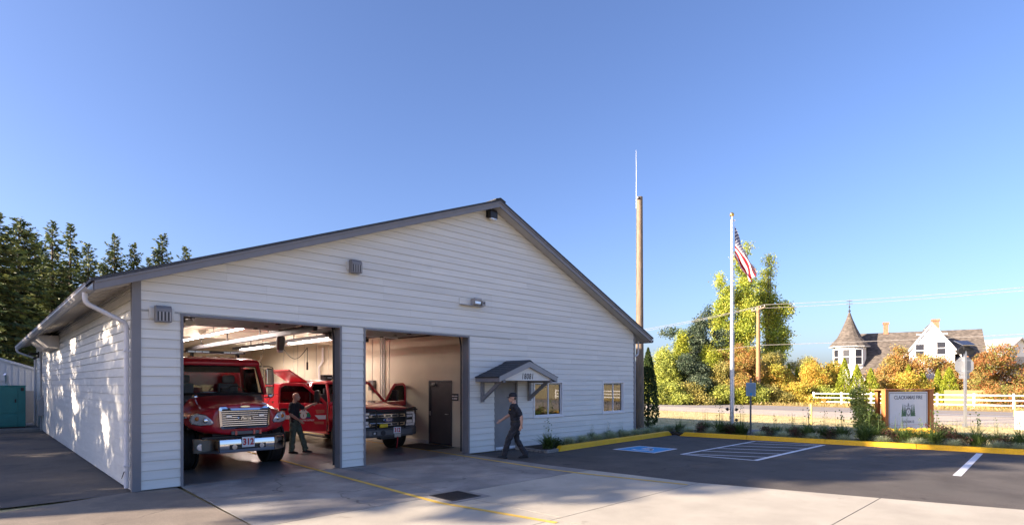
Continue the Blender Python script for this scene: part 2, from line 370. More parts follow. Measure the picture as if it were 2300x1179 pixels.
# drain: collar, frame, grate bars
dr = thing('storm_drain', 'square black storm drain grate set in the concrete apron', 'drain', (4.05,-4.46,0))
MB().box(-.46,.46,-.46,.46,.0005,.003).build('collar', M['concrete2'], dr)
fr = MB()
for a in (-1,1): fr.box(a*.31-.02,a*.31+.02,-.33,.33,.003,.009); fr.box(-.29,.29,a*.31-.02,a*.31+.02,.003,.009)
fr.build('frame', M['dsteel'], dr)
MB().box(-.29,.29,-.29,.29,.0031,.0035).build('pit', M['black'], dr)
for k in range(11): MB().box(-.29,.29,-.27+k*.054-.012,-.27+k*.054+.012,.004,.0085).build('grate_bar', M['dsteel'], dr)
# painted lines
def stripe(name, pts, w, mat, z=.005, kind='structure', parent=None):
    b = MB()
    P = [Vector((x, y, 0)) for x, y in pts]; L_ = []; R_ = []
    for i, p in enumerate(P):
        t = (P[min(i+1, len(P)-1)]-P[max(i-1, 0)]).normalized(); n = Vector((-t.y, t.x, 0))*w/2
        L_.append(p+n); R_.append(p-n)
    for i in range(len(P)-1):
        b.add([(*q.xy, z) for q in (R_[i], R_[i+1], L_[i+1], L_[i])], [(0,1,2,3)])
    o = b.build(name, mat, parent)
    if parent is None: o['kind'] = kind
    return o
stripe('yellow_line', [(3.72,15),(3.66,2.5),(3.50,-4.75),(3.60,-5.3),(3.90,-7.0)], .10, M['yline'])
stripe('yellow_line', [(7.78,15),(7.73,2.8),(7.56,-3.6),(7.66,-4.6),(8.06,-6.8)], .10, M['yline'])
Z1 = -.007
hb = thing('hatched_access_aisle', 'white hatched access aisle painted on the asphalt beside the kerb', 'road marking', (0,0,0))
for pts, w in [([(12.40,-4.25),(17.68,-4.20)], .10), ([(12.62,-6.25),(18.05,-6.28)], .13), ([(12.42,-4.24),(12.64,-6.2)], .09), ([(17.66,-4.2),(17.98,-6.25)], .09)]:
    stripe('outline_stripe', pts, w, M['wline'], Z1, parent=hb)
for k in range(5):
    a = 12.55+k*1.02
    stripe('hatch_stripe', [(a,-4.25),(a+.98,-6.25)], .075, M['wline'], Z1+.001, parent=hb)
st = stripe('stall_line', [(13.34,-10.34),(18.85,-10.16)], .15, M['wline'], Z1); tag(st, 'single white stall line running to the yellow kerb', 'road marking'); st['kind'] = 'thing'
# accessible bay symbol
ad = thing('accessible_parking_symbol', 'blue and white wheelchair symbol painted on the dark asphalt', 'road marking', (0,0,0))
q = [(12.0,-2.15),(13.42,-2.2),(13.56,-3.5),(12.08,-3.58)]
cx_, cy_ = 12.77, -2.86
sheet('white_border', q, -.007, M['wline'], ad)
sheet('blue_field', [((x-cx_)*.87+cx_, (y-cy_)*.87+cy_) for x, y in q], -.005, M['blue'], ad)
def sym(a, b): return (12.79+a*1.05-.0, -2.86+b*1.05)      # a: towards the kerb, b: towards the wall
def symline(pts, w): return stripe('figure', [sym(a, b) for a, b in pts], w, M['wline'], -.003, parent=ad)
arc = [(.27*math.sin(t)*1.0-.12, .27*math.cos(t)+.04) for t in [R(-30+i*15) for i in range(16)]]
symline([(-.12-.29*math.sin(R(a)), .05+.27*math.cos(R(a))) for a in range(40, 291, 15)], .10)
symline([(.26,.12),(-.02,.10),(-.03,-.16),(-.27,-.30),(-.33,-.38)], .12)
symline([(.12,.1),(.11,-.14)], .09)
sheet('figure', [sym(  .39+.095*math.cos(R(a)), .12+.095*math.sin(R(a))) for a in range(0, 360, 30)], -.003, M['wline'], ad)

# kerbs
def kerb(name, a, b, n, side, taper0=True, taper1=True, h=.14, w=.17):
    root = bpy.data.objects.new(name, None); COL.objects.link(root); root['kind'] = 'structure'
    A = Vector((*a, 0)); B = Vector((*b, 0)); t = (B-A).normalized(); nn = Vector((-t.y, t.x, 0))*side
    L_ = (B-A).length
    for k in range(n):
        s0 = L_*k/n+(.004 if k else 0); s1 = L_*(k+1)/n-(.004 if k < n-1 else 0)
        ins0 = .2 if (k == 0 and taper0) else 0; ins1 = .2 if (k == n-1 and taper1) else 0
        def P(s, o, z): q_ = A+t*s+nn*o; return (q_.x, q_.y, z)
        j = random.uniform(-.006, .006)
        r0 = [P(s0,0,-.03),P(s0+ins0,.025+j,h-.02),P(s0+ins0,.05+j,h),P(s0+ins0,w,h),P(s0,w+.01,-.03)]
        r1 = [P(s1,0,-.03),P(s1-ins1,.025+j,h-.02),P(s1-ins1,.05+j,h),P(s1-ins1,w,h),P(s1,w+.01,-.03)]
        MB().loft([r0, r1]).build('kerb_stone', M['yellow'], root, bevel=.008)
    return root
kerb('kerb_by_wall', (10.35,-1.40), (17.80,-.86), 3, 1)
kerb('kerb_by_lawn', C2A, C2B, 6, 1, True, False)
# planting beds
bed = sheet('planting_bed', [(9.95,-1.28),(10.5,-1.25),(17.9,-.72),(17.75,-1.3),(c2x(-16)+.17,-16),(c2x(-16)+1.9,-16),(20.4,-6),(20.0,-1),(19.8,3.0),(16.6,3.0),(16.6,-.02),(9.95,-.02)], .05, M['soil'], thick=.12)
edge = thing('planter_edging', 'low row of grey edging stones around the bed by the entry door', 'edging')
for k in range(5):
    MB().box(9.86+k*.105, 9.955+k*.105, -1.40+k*.004, -1.27, -.03, .075+random.uniform(-.01,.01)).build('edging_stone', M['concrete2'], edge, bevel=.012)
for k in range(6): MB().box(9.84, 9.93, -1.25+k*.2, -1.07+k*.2, -.03, .07+random.uniform(-.01,.01)).build('edging_stone', M['concrete2'], edge, bevel=.012)
pad = MB().box(20.2,21.7,-2.9,-1.1,-.03,.075).build('flagpole_pad', M['concrete2'], bevel=.02); pad['kind'] = 'structure'
gp = MB().box(-7,-.1,18.9,23.9,-.03,.10).build('generator_pad', M['concrete2'], bevel=.01); gp['kind'] = 'structure'
# ------------------------------------------------------------------ fire station
W, DEP, AX = 16.42, 22.0, 8.93                 # wall width, depth, ridge position
EL, ER, ZE, ZA = -.64, 17.12, 3.81, 7.36       # eave ends, eave and ridge height of the rake fascia
KL = (ZA-ZE)/(AX-EL); KR = (ZA-ZE)/(ER-AX)
def zr(x): return ZE+KL*(x-EL) if x < AX else ZE+KR*(ER-x)
fs = thing('fire_station', 'grey lap sided fire station with a low gable and two open bays', 'building')
BAYS = [(.76,4.13,3.37),(4.71,8.055,3.37)]
ED = (9.03,10.0,2.09)
WIN = [(10.71,12.14,.92,2.09),(14.35,15.70,.92,2.10)]
OPEN = [(a,b,0,h) for a,b,h in BAYS]+[(ED[0],ED[1],0,ED[2])]+WIN
def cells(xa, xb, z0, z1):
    """pieces of the band z0..z1, xa..xb that lie outside every opening"""
    out = []
    zs = sorted({z0, z1}|{z for o in OPEN for z in (o[2],o[3]) if z0 < z < z1 and o[0] < xb and o[1] > xa})
    for p, q in zip(zs, zs[1:]):
        cuts = sorted([(o[0], o[1]) for o in OPEN if o[2] < (p+q)/2 < o[3]]); x = xa
        for a, b in cuts:
            if a > x: out.append((x, min(a, xb), p, q))
            x = max(x, b)
            if x >= xb: break
        if x < xb: out.append((x, xb, p, q))
    return [(max(a, xa), min(b, xb), p, q) for a, b, p, q in out if min(b, xb)-max(a, xa) > .01 and q-p > .002]
# sheathing core of the front wall (behind the boards)
core = MB()
zc = sorted({0, 3.9}|{z for o in OPEN for z in (o[2],o[3])})
for a, b in zip(zc, zc[1:]):
    for (x0, x1, p, q_) in cells(.0, W, a, b): core.box(x0, x1, 0, .14, p, q_)
core.prism([(0,3.9),(W,3.9),(W,zr(W)-.1),(AX,ZA-.1),(0,zr(0)-.1)], 0, .14)
core.build('front_wall', M['wallcore'], fs)
MB().box(0,.14,.14,DEP,0,3.9).build('side_wall', M['wallcore'], fs)
MB().box(W-.14,W,.14,DEP,0,3.95).build('side_wall', M['siding'], fs)
MB().prism([(0.14,0),(W-.14,0),(W-.14,3.9),(W-.14,zr(W-.14)-.1),(AX,ZA-.1),(.14,zr(.14)-.1)], DEP-.14, DEP).build('rear_wall', M['siding'], fs)
EXPO = .178
def lap(b, quad, axis):
    """quad: (xa0, xb0, xa1, xb1, z0, z1) lower and upper edge; lower edge stands proud"""
    xa0, xb0, xa1, xb1, z0, z1 = quad; lo, hi = .030, .011; z0 += .005  # gap below each board bares the core as a painted shade line
    if axis == 'y': P = lambda a, o, z: (a, -o, z)
    else: P = lambda a, o, z: (-o, a, z)
    b.add([P(xa0,lo,z0),P(xb0,lo,z0),P(xb1,hi,z1),P(xa1,hi,z1),P(xa0,.0,z0),P(xb0,.0,z0),P(xb1,.0,z1),P(xa1,.0,z1)],
          [(0,1,2,3),(0,4,5,1),(1,5,6,2),(3,2,6,7),(0,3,7,4)])
for r in range(42):
    z0 = .01+r*EXPO; z1 = z0+EXPO
    def xl(z): return max(.105, EL+(z+.16-ZE)/KL)
    def xr(z): return min(W-.055, ER-(z+.16-ZE)/KR)
    xa, xb = xl(z0), xr(z0)
    if xb-xa < .3: break
    off = random.choice((.7,1.6,2.4,3.1)); js = [xa]+[x for x in np.arange(off, W, 3.66) if xa+.4 < x < xb-.4]+[xb]
    for a, b in zip(js, js[1:]):
        m = MB()
        for (p, q_, s, t) in cells(a+.0008, b-.0008, z0, z1):
            ta, tb = max(p, xl(t)), min(q_, xr(t))
            if tb <= ta: ta = tb = (p+q_)/2
            lap(m, (p, q_, ta, tb, s, t), 'y')
        # a board cut in two by an opening is two boards
        isl = []
        for f0 in range(0, len(m.v), 8):
            xs = [q[0] for q in m.v[f0:f0+8]]; isl.append((min(xs), max(xs), f0))
        isl.sort(); groups_ = []
        for lo_, hi_, f0 in isl:
            if groups_ and lo_ <= groups_[-1][1]+.002: groups_[-1][1] = max(groups_[-1][1], hi_); groups_[-1][2].append(f0)
            else: groups_.append([lo_, hi_, [f0]])
        for _, _, fl_ in groups_:
            mm_ = MB()
            for f0 in fl_: mm_.add(m.v[f0:f0+8], [(0,1,2,3),(0,4,5,1),(1,5,6,2),(3,2,6,7),(0,3,7,4)])
            mm_.build('siding_board', M['siding'], fs)
for r in range(22):
    z0 = .01+r*EXPO; z1 = min(z0+EXPO, 3.86)
    off = random.choice((.9,1.7,2.6,3.4)); js = [.03]+[y for y in np.arange(off, DEP-.3, 4.4)]+[DEP]
    for a, b in zip(js, js[1:]):
        m = MB(); lap(m, (a+.0008, b-.0008, a+.0008, b-.0008, z0, z1), 'x'); m.build('siding_board', M['siding'], fs)
# corner boards
MB().box(-.04,.105,-.042,-.0005,.0,3.98).build('corner_board', M['trim'], fs, bevel=.004)
MB().box(-.042,-.0005,.0,.075,.0,3.86).build('corner_board', M['trim'], fs, bevel=.004)
MB().box(W-.055,W+.03,-.042,-.0005,.0,3.95).build('corner_board', M['trim'], fs, bevel=.004)
MB().box(-.034,-.0005,DEP-.1,DEP,0,3.86).build('corner_board', M['siding'], fs)
# roof slabs, fascias, soffits
RF = -.38
def slope(x0, x1, up, dn): return [(x0, zr(x0)+up), (x1, zr(x1)+up), (x1, zr(x1)+dn), (x0, zr(x0)+dn)]
MB().prism(slope(EL-.05, AX, .035, -.02), RF-.03, DEP+.4).build('roof_slope', M['shingle'], fs)
b = MB().prism([(AX+.001, ZA+.035),(ER+.05, zr(ER+.05)+.035),(ER+.05, zr(ER+.05)-.02),(AX+.001, ZA-.02)], RF-.03, DEP+.4).build('roof_slope', M['shingle'], fs)
MB().prism([(AX-.2, ZA-.02),(AX, ZA+.055),(AX+.2, ZA-.03),(AX+.2, ZA+.0),(AX, ZA+.075),(AX-.2, ZA+.01)], RF-.035, DEP+.4).build('ridge_cap', M['shingle'], fs)
for x0, x1, nm in ((EL, AX-.002, 'rake_fascia'), (AX+.002, ER, 'rake_fascia')):
    MB().prism(slope(x0, x1, -.022, -.185), RF, RF+.04).build(nm, M['trim'], fs, bevel=.003)
    MB().prism(slope(x0, x1, -.0205, -.062), RF-.022, RF-.001).build('rake_trim', M['trim'], fs, bevel=.003)
    MB().prism(slope(x0, x1, -.14, -.155), RF+.041, -.026).build('rake_soffit', M['soffit'], fs)
MB().prism(slope(EL, -.04, -.13, -.15), .0, DEP+.36).build('eave_soffit', M['soffit'], fs)
for k in range(36):                                     # boards of the eave soffit, seen from below
    y = .02+k*.61
    MB().prism(slope(EL+.03, -.045, -.151, -.19), y, y+.042).build('rafter_tail', M['soffit'], fs)
MB().box(-.062,-.036,.08,DEP,3.80,3.862).build('frieze_board', M['soffit'], fs)
MB().prism(slope(W+.03, ER, -.13, -.15), .0, DEP+.36).build('eave_soffit', M['soffit'], fs)
MB().box(EL-.015,EL+.02,RF+.042,DEP+.36,ZE-.19,ZE-.03).build('eave_fascia', M['trim'], fs)
MB().box(ER-.02,ER+.015,RF+.042,DEP+.36,ZE-.19,ZE-.03).build('eave_fascia', M['trim'], fs)
# gutters (ogee profile) and downspouts
def gutter(xo, sgn, y0, y1):
    prof = [(0,.115),(-.005,0),(.07,0),(.115,.05),(.105,.085),(.125,.115),(.118,.115),(.098,.086),(.107,.052),(.067,.006),(.003,.006),(.006,.115)]
    return MB().prism([(xo+sgn*a, ZE-.185+c) for a, c in prof], y0, y1).build('gutter', M['gutter'], fs)
gutter(EL-.018, -1, RF+.02, 11.0); gutter(EL-.018, -1, 11.004, DEP+.36); gutter(ER+.018, 1, RF+.02, DEP+.36)
def downspout(pts, r=.042, nm='downspout'):
    P = [Vector(p) for p in pts]; sm = [P[0]]
    for i in range(1, len(P)-1):                         # soften the elbows
        a = P[i]+(P[i-1]-P[i]).normalized()*.09; c = P[i]+(P[i+1]-P[i]).normalized()*.09
        for t in (0,.25,.5,.75,1): sm.append(a*(1-t)**2+P[i]*2*t*(1-t)+c*t*t)
    sm.append(P[-1]); o = MB().tube(sm, r, 8).build(nm, M['downspout'], fs, smooth=60)
    return o
downspout([(EL-.075,.12,ZE-.18),(EL-.075,.12,ZE-.36),(-.078,.22,3.14),(-.078,.22,.05)])
for z in (2.6,1.3,.45): MB().box(-.128,-.030,.165,.275,z,z+.03).build('downspout_strap', M['downspout'], fs)
MB().tube([(-.12,.20,.36),(-.15,.12,.32),(-.18,.06,.26)], .008, 6).build('drain_wire', M['black'], fs)
downspout([(EL-.075,DEP+.1,ZE-.18),(EL-.075,DEP+.1,ZE-.33),(-.085,DEP-.06,3.2),(-.085,DEP-.06,.12)])
downspout([(ER-.25,.10,ZE-.12),(ER-.25,.10,3.18),(W+.08,.12,3.02),(W+.08,.12,.05)], .036)
# boxed gusset under the far eave
MB().prism([(-.03,3.24),(-.03,3.66),(EL+.02,3.655),(EL+.02,3.62),(-.30,3.27)], 12.3, 16.0).build('eave_box', M['soffit'], fs)
# bay trim and jambs
for a, b, h in BAYS:
    MB().box(a,a+.045,-.046,-.0005,.0,h).build('bay_trim', M['trim'], fs, bevel=.003)
    MB().box(b-.045,b,-.046,-.0005,.0,h).build('bay_trim', M['trim'], fs, bevel=.003)
    MB().box(a+.0455,b-.0455,-.046,-.0005,h-.045,h).build('bay_trim', M['trim'], fs, bevel=.003)
    MB().box(a,a+.02,.0,.26,.0,h).build('bay_jamb', M['trim'], fs)
    j = MB().box(b-.02,b,.0,.26,.0,h)
    for k in range(4): j.box(b-.045,b-.0205,.03+k*.062,.055+k*.062,.0,h-.05)
    j.build('bay_jamb', M['trim'], fs, bevel=.002)
    MB().box(a+.0205,b-.0455,.0,.26,h-.02,h).build('bay_head', M['trim'], fs)
# interior shell
MB().add([(.14,.1,.0),(8.9,.1,.0),(8.9,19.9,.0),(.14,19.9,.0)], [(0,1,2,3)]).build('garage_floor', M['floor'], fs)
iw = MB().box(8.9,9.0,.16,1.86,0,3.88).box(8.9,9.0,3.12,19.8,0,3.88).box(8.9,9.0,1.86,3.12,2.12,3.88)
iw.build('partition_wall', M['inwall'], fs)
MB().box(.141,8.9,19.8,19.92,0,3.88).build('bay_rear_wall', M['inwall'], fs)
MB().box(.141,.16,.27,19.8,0,3.88).build('bay_lining', M['inwall'], fs)
for x0, x1 in ((.16,.74),(4.15,4.69),(8.07,8.9)): MB().box(x0,x1,.141,.16,0,3.88).build('bay_lining', M['inwall'], fs)
MB().box(.16,8.9,.141,.16,3.40,3.88).build('bay_lining', M['inwall'], fs)
MB().box(.16,W-.14,.142,19.9,3.88,3.93).build('ceiling', M['ceiling'], fs)
for k in range(9): MB().box(8.885,8.8995,5.6+k*1.22,5.612+k*1.22,0,3.88).build('panel_seam', M['soffit'], fs)
MB().box(8.87,8.8995,3.16,19.7,0,.1).build('baseboard', M['soffit'], fs)
# pipes and conduits on the partition
for y, r, m_ in ((5.9,.028,'white'),(6.06,.028,'white'),(6.18,.014,'gutter')):
    MB().tube([(8.86,y,0.02),(8.86,y,3.86)], r, 8).build('wall_pipe', M[m_], fs, smooth=60)
MB().tube([(8.82,10.9,3.6),(8.82,10.9,3.0),(8.82,11.25,2.75),(8.82,11.25,1.8)], .055, 8).build('wall_pipe', M['white'], fs, smooth=60)
MB().tube([(8.80,9.6,3.86),(8.80,9.6,2.6),(8.80,9.9,2.35),(8.80,9.9,1.4)], .09, 10).build('wall_duct', M['inwall'], fs, smooth=60)
# interior man door in the partition
pd = MB().box(8.91,8.955,1.92,3.06,.02,2.06).build('partition_door', M['door'], fs, bevel=.003)
df = MB().box(8.885,8.995,1.86,1.92,0,2.12).box(8.885,8.995,3.06,3.12,0,2.12).box(8.885,8.995,1.92,3.06,2.06,2.12); df.build('door_frame', M['door'], fs)
MB().tube([(8.91,2.06,1.02),(8.86,2.06,1.02),(8.86,2.18,1.02)], .011, 8).build('door_handle', M['alu'], pd)
MB().box(8.85,8.91,2.74,2.98,1.94,2.02).build('door_closer', M['steel'], pd, bevel=.005)
MB().box(8.885,8.909,3.02,3.06,.95,1.1).build('hinge', M['alu'], pd)
# office behind the windows
MB().box(9.0,9.02,.16,5,0,3.88).build('office_lining', M['siding'], fs)
MB().box(9.03,W-.15,4.2,4.3,0,3.88).build('office_wall', M['siding'], fs)
MB().add([(9.0,.14,.0),(W-.14,.14,.0),(W-.14,4.2,.0),(9.0,4.2,.0)], [(0,1,2,3)]).build('office_floor', M['gdoor'], fs)
# windows: frame, sashes, panes, blinds
for x0, x1, z0, z1 in WIN:
    w = MB()
    for a, c in ((x0,x0+.05),(x1-.05,x1)): w.box(a,c,-.045,.06,z0,z1)
    w.box(x0+.05,x1-.05,-.045,.06,z0,z0+.05); w.box(x0+.05,x1-.05,-.045,.06,z1-.05,z1)
    wf = w.build('window', M['white'], fs, bevel=.004)
    xm = (x0+x1)/2
    MB().box(x0-.03,x1+.03,-.055,-.0465,z0-.012,z0+.02).build('sill', M['white'], wf)
    s_ = MB()
    for a, c in ((x0+.0505,x0+.085),(xm-.02,xm+.02)): s_.box(a,c,-.012,.02,z0+.051,z1-.051)
    s_.box(x0+.085,xm-.02,-.012,.02,z0+.051,z0+.085); s_.box(x0+.085,xm-.02,-.012,.02,z1-.085,z1-.051)
    s_.build('sliding_sash', M['white'], wf, bevel=.003)
    s_ = MB().box(xm+.021,xm+.05,.022,.05,z0+.051,z1-.051).box(x1-.085,x1-.0505,.022,.05,z0+.051,z1-.051).box(xm+.05,x1-.085,.022,.05,z0+.051,z0+.085).box(xm+.05,x1-.085,.022,.05,z1-.085,z1-.051)
    s_.build('fixed_sash', M['white'], wf, bevel=.003)
    MB().box(x0+.085,xm-.02,.003,.007,z0+.085,z1-.085).build('pane', M['glass'], wf)
    MB().box(xm+.05,x1-.085,.034,.038,z0+.085,z1-.085).build('pane', M['glass'], wf)
    bl = MB()
    for k in range(20):
        z = z1-.10-k*.046
        if z > z0+.1: bl.box(xm+.055,x1-.09,.085,.105,z,z+.032)
    bl.build('window_blind', M['soffit'], wf)
# entry door
edr = MB().box(ED[0]+.05,ED[1]-.05,.03,.075,.03,ED[2]-.05).build('entry_door', M['gdoor'], fs, bevel=.003)
d_ = MB().box(ED[0],ED[0]+.048,-.03,.12,0,ED[2]).box(ED[1]-.048,ED[1],-.03,.12,0,ED[2]).box(ED[0]+.048,ED[1]-.048,-.03,.12,ED[2]-.048,ED[2])
d_.build('entry_frame', M['gdoor'], fs, bevel=.003)
for z in (.35,1.05,1.75): MB().box(ED[0]+.046,ED[0]+.075,.012,.0295,z,z+.11).build('hinge', M['chrome'], edr)
MB().box(ED[0]+.06,ED[1]-.06,.016,.0295,.03,.10).build('door_sweep', M['white'], edr)
MB().box(ED[0]+.049,ED[1]-.049,-.04,.12,.0,.028).build('threshold', M['alu'], fs)
MB().tube([(ED[1]-.12,.03,1.0),(ED[1]-.12,-.03,1.0),(ED[1]-.23,-.03,1.0)], .011, 8).build('door_handle', M['alu'], edr)
# entry canopy
cn = thing('entry_canopy', 'small gabled shingle canopy on brackets over the grey entry door', 'canopy')
CA, CL, CR, CZA, CZE, CF = 9.5, 8.30, 10.70, 2.66, 2.21, -1.02
kc = (CZA-CZE)/(CA-CL)
def cz(x): return CZE+kc*(x-CL) if x < CA else CZE+kc*(CR-x)
for s_, (xa, xb) in enumerate(((CL-.03, CA), (CA+.001, CR+.03))):
    MB().prism([(xa, cz(xa)),(xb, cz(xb)),(xb, cz(xb)-.03),(xa, cz(xa)-.03)], CF-.0, -.026).build('roof_deck', M['dsteel'], cn)
    n = 8
    for k in range(n):                                     # shingle courses
        t0, t1 = k/n, (k+1)/n+.02
        xo, xi = (CL-.05, CA) if s_ == 0 else (CR+.05, CA+.001)
        p0 = xo+(xi-xo)*t0; p1 = xo+(xi-xo)*min(t1, 1)
        yy = CF-.02; off = (k % 2)*.13
        cuts = [CF-.025]+[y for y in np.arange(CF+.05+off, -.1, .26)]+[-.027]
        for ya, yb in zip(cuts, cuts[1:]):
            j = random.uniform(0, .004)
            MB().prism([(p0, cz(p0)+.018+j),(p1, cz(p1)+.006),(p1, cz(p1)+.001),(p0, cz(p0)+.001)], ya+.003, yb-.003).build('shingle', M['shingle'], cn)
MB().prism([(CA-.14, cz(CA-.14)+.012),(CA, CZA+.03),(CA+.14, cz(CA+.14)+.012),(CA+.14, cz(CA+.14)+.024),(CA, CZA+.042),(CA-.14, cz(CA-.14)+.024)], CF-.03, -.026).build('ridge_shingle', M['shingle'], cn)
M['ctrim'] = pmat('canopy fascia paint', (.30,.305,.31), .55, var=.05)
MB().prism([(CL, cz(CL)-.004),(CA, CZA-.004),(CA, CZA-.17),(CL, cz(CL)-.15)], CF-.03, CF+.005).build('fascia', M['ctrim'], cn, bevel=.003)
MB().prism([(CA+.001, CZA-.004),(CR, cz(CR)-.004),(CR, cz(CR)-.15),(CA+.001, CZA-.17)], CF-.03, CF+.005).build('fascia', M['ctrim'], cn, bevel=.003)
MB().box(CL-.02,CL+.015,CF+.006,-.026,CZE-.15,CZE-.015).build('side_fascia', M['trim'], cn)
MB().box(CR-.015,CR+.02,CF+.006,-.026,CZE-.15,CZE-.015).build('side_fascia', M['trim'], cn)
MB().prism([(CL+.12, 2.10),(CR-.12, 2.10),(CA, CZA-.06)], CF+.05, CF+.07).build('gable_panel', M['siding'], cn)
MB().prism([(CL+.03, cz(CL+.03)-.05),(CA, CZA-.05),(CR-.03, cz(CR-.03)-.05),(CR-.03, cz(CR-.03)-.07),(CA, CZA-.07),(CL+.03, cz(CL+.03)-.07)], CF+.08, -.03).build('canopy_soffit', M['soffit'], cn)
for x in (8.52, 10.48):
    MB().box(x-.045,x+.045,-.11,-.026,1.47,2.04).build('bracket_post', M['trim'], cn, bevel=.004)
    MB().box(x-.045,x+.045,CF+.02,-.026,2.041,2.13).build('bracket_arm', M['trim'], cn, bevel=.004)
    MB().bar((x,-.075,1.55),(x,-.80,2.045), .08, .095).build('bracket_brace', M['trim'], cn, bevel=.004)
text('house_number', '18081', .235, M['ink'], cn, (9.47, CF+.046, 2.215), bold=.003, shear=.16, spacing=1.15, sx=.76)
# wall lights
def wallpack(x, z, label, wplate, deep=.2, grill=True):
    t = thing('wall_light', label, 'wall light', (x, -.024, z), 0, 'lights on the front wall')
    MB().box(-wplate,wplate,-.03,.0,-.10,.10).build('back_plate', M['siding'], t, bevel=.004)
    b = MB().prism([(-.031,-.17),(-.031,.14),(-.15,.14),(-.21,.08),(-.21,-.17)], -.13, .13, 'x'); b.build('hood', M['trim'], t, bevel=.006)
    for k in range(8): MB().box(-.10+k*.0286-.008,-.10+k*.0286+.008,-.216,-.2105,-.15,.02).build('louvre', M['black' if k % 2 == 0 else 'soffit'], t)
    return t
wallpack(.44, 3.34, 'louvred wall light beside the left corner board of the station', .21)
wallpack(4.43, 4.82, 'louvred wall light high above the pillar between the bays', .18)
t = thing('ridge_light', 'dark hooded floodlight tucked under the ridge of the gable', 'floodlight', (8.84,-.024,6.92), 0, 'lights on the front wall')
MB().box(-.15,.15,-.06,0,-.02,.22).build('back_plate', M['dsteel'], t)
MB().prism([(-.061,-.06),(-.061,.2),(-.16,.2),(-.20,.12),(-.20,-.06)], -.14, .14, 'x').build('hood', M['dsteel'], t, bevel=.01)
MB().box(-.11,.11,-.19,-.08,-.085,-.0605).build('lens', M['lens'], t)
t = thing('floodlight_strip', 'floodlight and siren box on a white plate over the right bay', 'floodlight', (8.1,-.024,4.33), 0, 'lights on the front wall')
MB().box(-.42,.40,-.025,0,-.09,.09).build('back_plate', M['siding'], t, bevel=.004)
MB().box(-.42,.40,-.12,-.026,-.10,-.082).build('shelf', M['gutter'], t)
MB().prism([(-.03,-.07),(-.03,.10),(-.22,.12),(-.22,.06),(-.16,-.07)], -.02, .24, 'x').build('lamp_housing', M['gutter'], t, bevel=.006)
MB().box(.01,.21,-.205,-.165,-.04,.04).build('lens', M['lens'], t)
MB().box(.30,.42,-.18,-.026,-.075,.065).build('siren_box', M['gutter'], t, bevel=.006)
MB().lathe([(.018,-.004),(.03,-.004),(.03,.004),(.018,.004)], (.36,-.184,.0), 12, 'y').build('dial', M['ink'], t)
# meter box, conduit and camera on the side wall
t = thing('meter_box', 'grey electrical meter box with conduit on the side wall', 'meter box', (-.024,18.6,0))
MB().box(-.17,.0,-.36,.30,.66,1.30).build('box', M['gutter'], t, bevel=.01)
MB().prism([(-.15,1.301),(0,1.301),(0,1.55)], -.2, .2, 'y').build('hood', M['gutter'], t)
MB().tube([(-.06,.1,1.3),(-.06,.1,3.5)], .035, 8).build('conduit', M['gutter'], t, smooth=60)
MB().tube([(-.06,.1,-.0),(-.06,.1,.66)], .03, 8).build('conduit', M['gutter'], t, smooth=60)
t = thing('security_camera', 'small black security camera under the far side eave', 'camera', (-.024,20.6,3.3))
MB().box(-.05,0,-.07,.07,-.12,.16).build('bracket', M['black'], t)
MB().bar((-.04,0,.06),(-.36,-.1,.02), .11, .12).build('camera_body', M['black'], t, bevel=.01)
MB().bar((-.04,0,-.06),(-.2,.05,-.18), .08, .09).build('camera_arm', M['black'], t, bevel=.01)
# ------------------------------------------------------------------ inside the bays
for bi, (a, b, h) in enumerate(BAYS):
    sd = ('left', 'right')[bi]
    t = thing('overhead_door', f'raised sectional overhead door hanging inside the {sd} bay', 'garage door', ((a+b)/2,0,0), 0, 'raised bay doors')
    w = (b-a)/2-.06
    MB().prism([(.10,3.36),(.14,3.40),(.40,3.56),(.40,3.60),(.10,3.42)], -w, w, 'x').build('door_panel', M['gutter'], t)
    for k in range(4):
        y0 = .42+k*.80
        p = MB().box(-w,w,y0,y0+.785,3.545,3.60)
        for q_ in range(4): p.box(-w,w,y0+.06+q_*.2,y0+.10+q_*.2,3.53,3.5449)
        pp = p.build('door_panel', M['gutter'], t)
        for s_ in (-.6,.6): MB().box(s_*w-.04,s_*w+.04,y0+.70,y0+.83,3.50,3.529).build('panel_hinge', M['dsteel'], pp)
    MB().box(-w,w,3.62,3.66,3.50,3.61).build('bottom_seal', M['white'], t)
    for s_ in (-1,1):
        MB().tube([(s_*(w+.02),.30,.05),(s_*(w+.02),.30,3.1),(s_*(w+.02),.38,3.4),(s_*(w+.02),.6,3.5),(s_*(w+.02),4.4,3.52)], .025, 6).build('door_track', M['dsteel'], t)
        MB().tube([(s_*(w-.02),4.35,3.52),(s_*(w-.02),4.35,3.87)], .015, 6).build('track_hanger', M['dsteel'], t)
    MB().tube([(-w,.27,3.68),(w,.27,3.68)], .025, 8).build('torsion_bar', M['dsteel'], t)
    op = thing('door_opener', f'dark ceiling mounted door opener with rail over the {sd} bay', 'door opener', ((a+b)/2-.75+bi*1.9,5.2,3.55), 0, 'bay door openers')
    MB().box(-.20,.20,-.16,.16,-.10,.14).build('motor_box', M['black'], op, bevel=.015)
    MB().box(-.03,.03,-4.6,-.16,.0,.05).build('rail', M['dsteel'], op)
    for s_ in (-1,1): MB().bar((s_*.15,0,.14),(s_*.02,0,.33), .03, .01).build('strap', M['dsteel'], op)
M['tube'] = emit_mat('lit fluorescent tube', (1,.91,.76), 20)
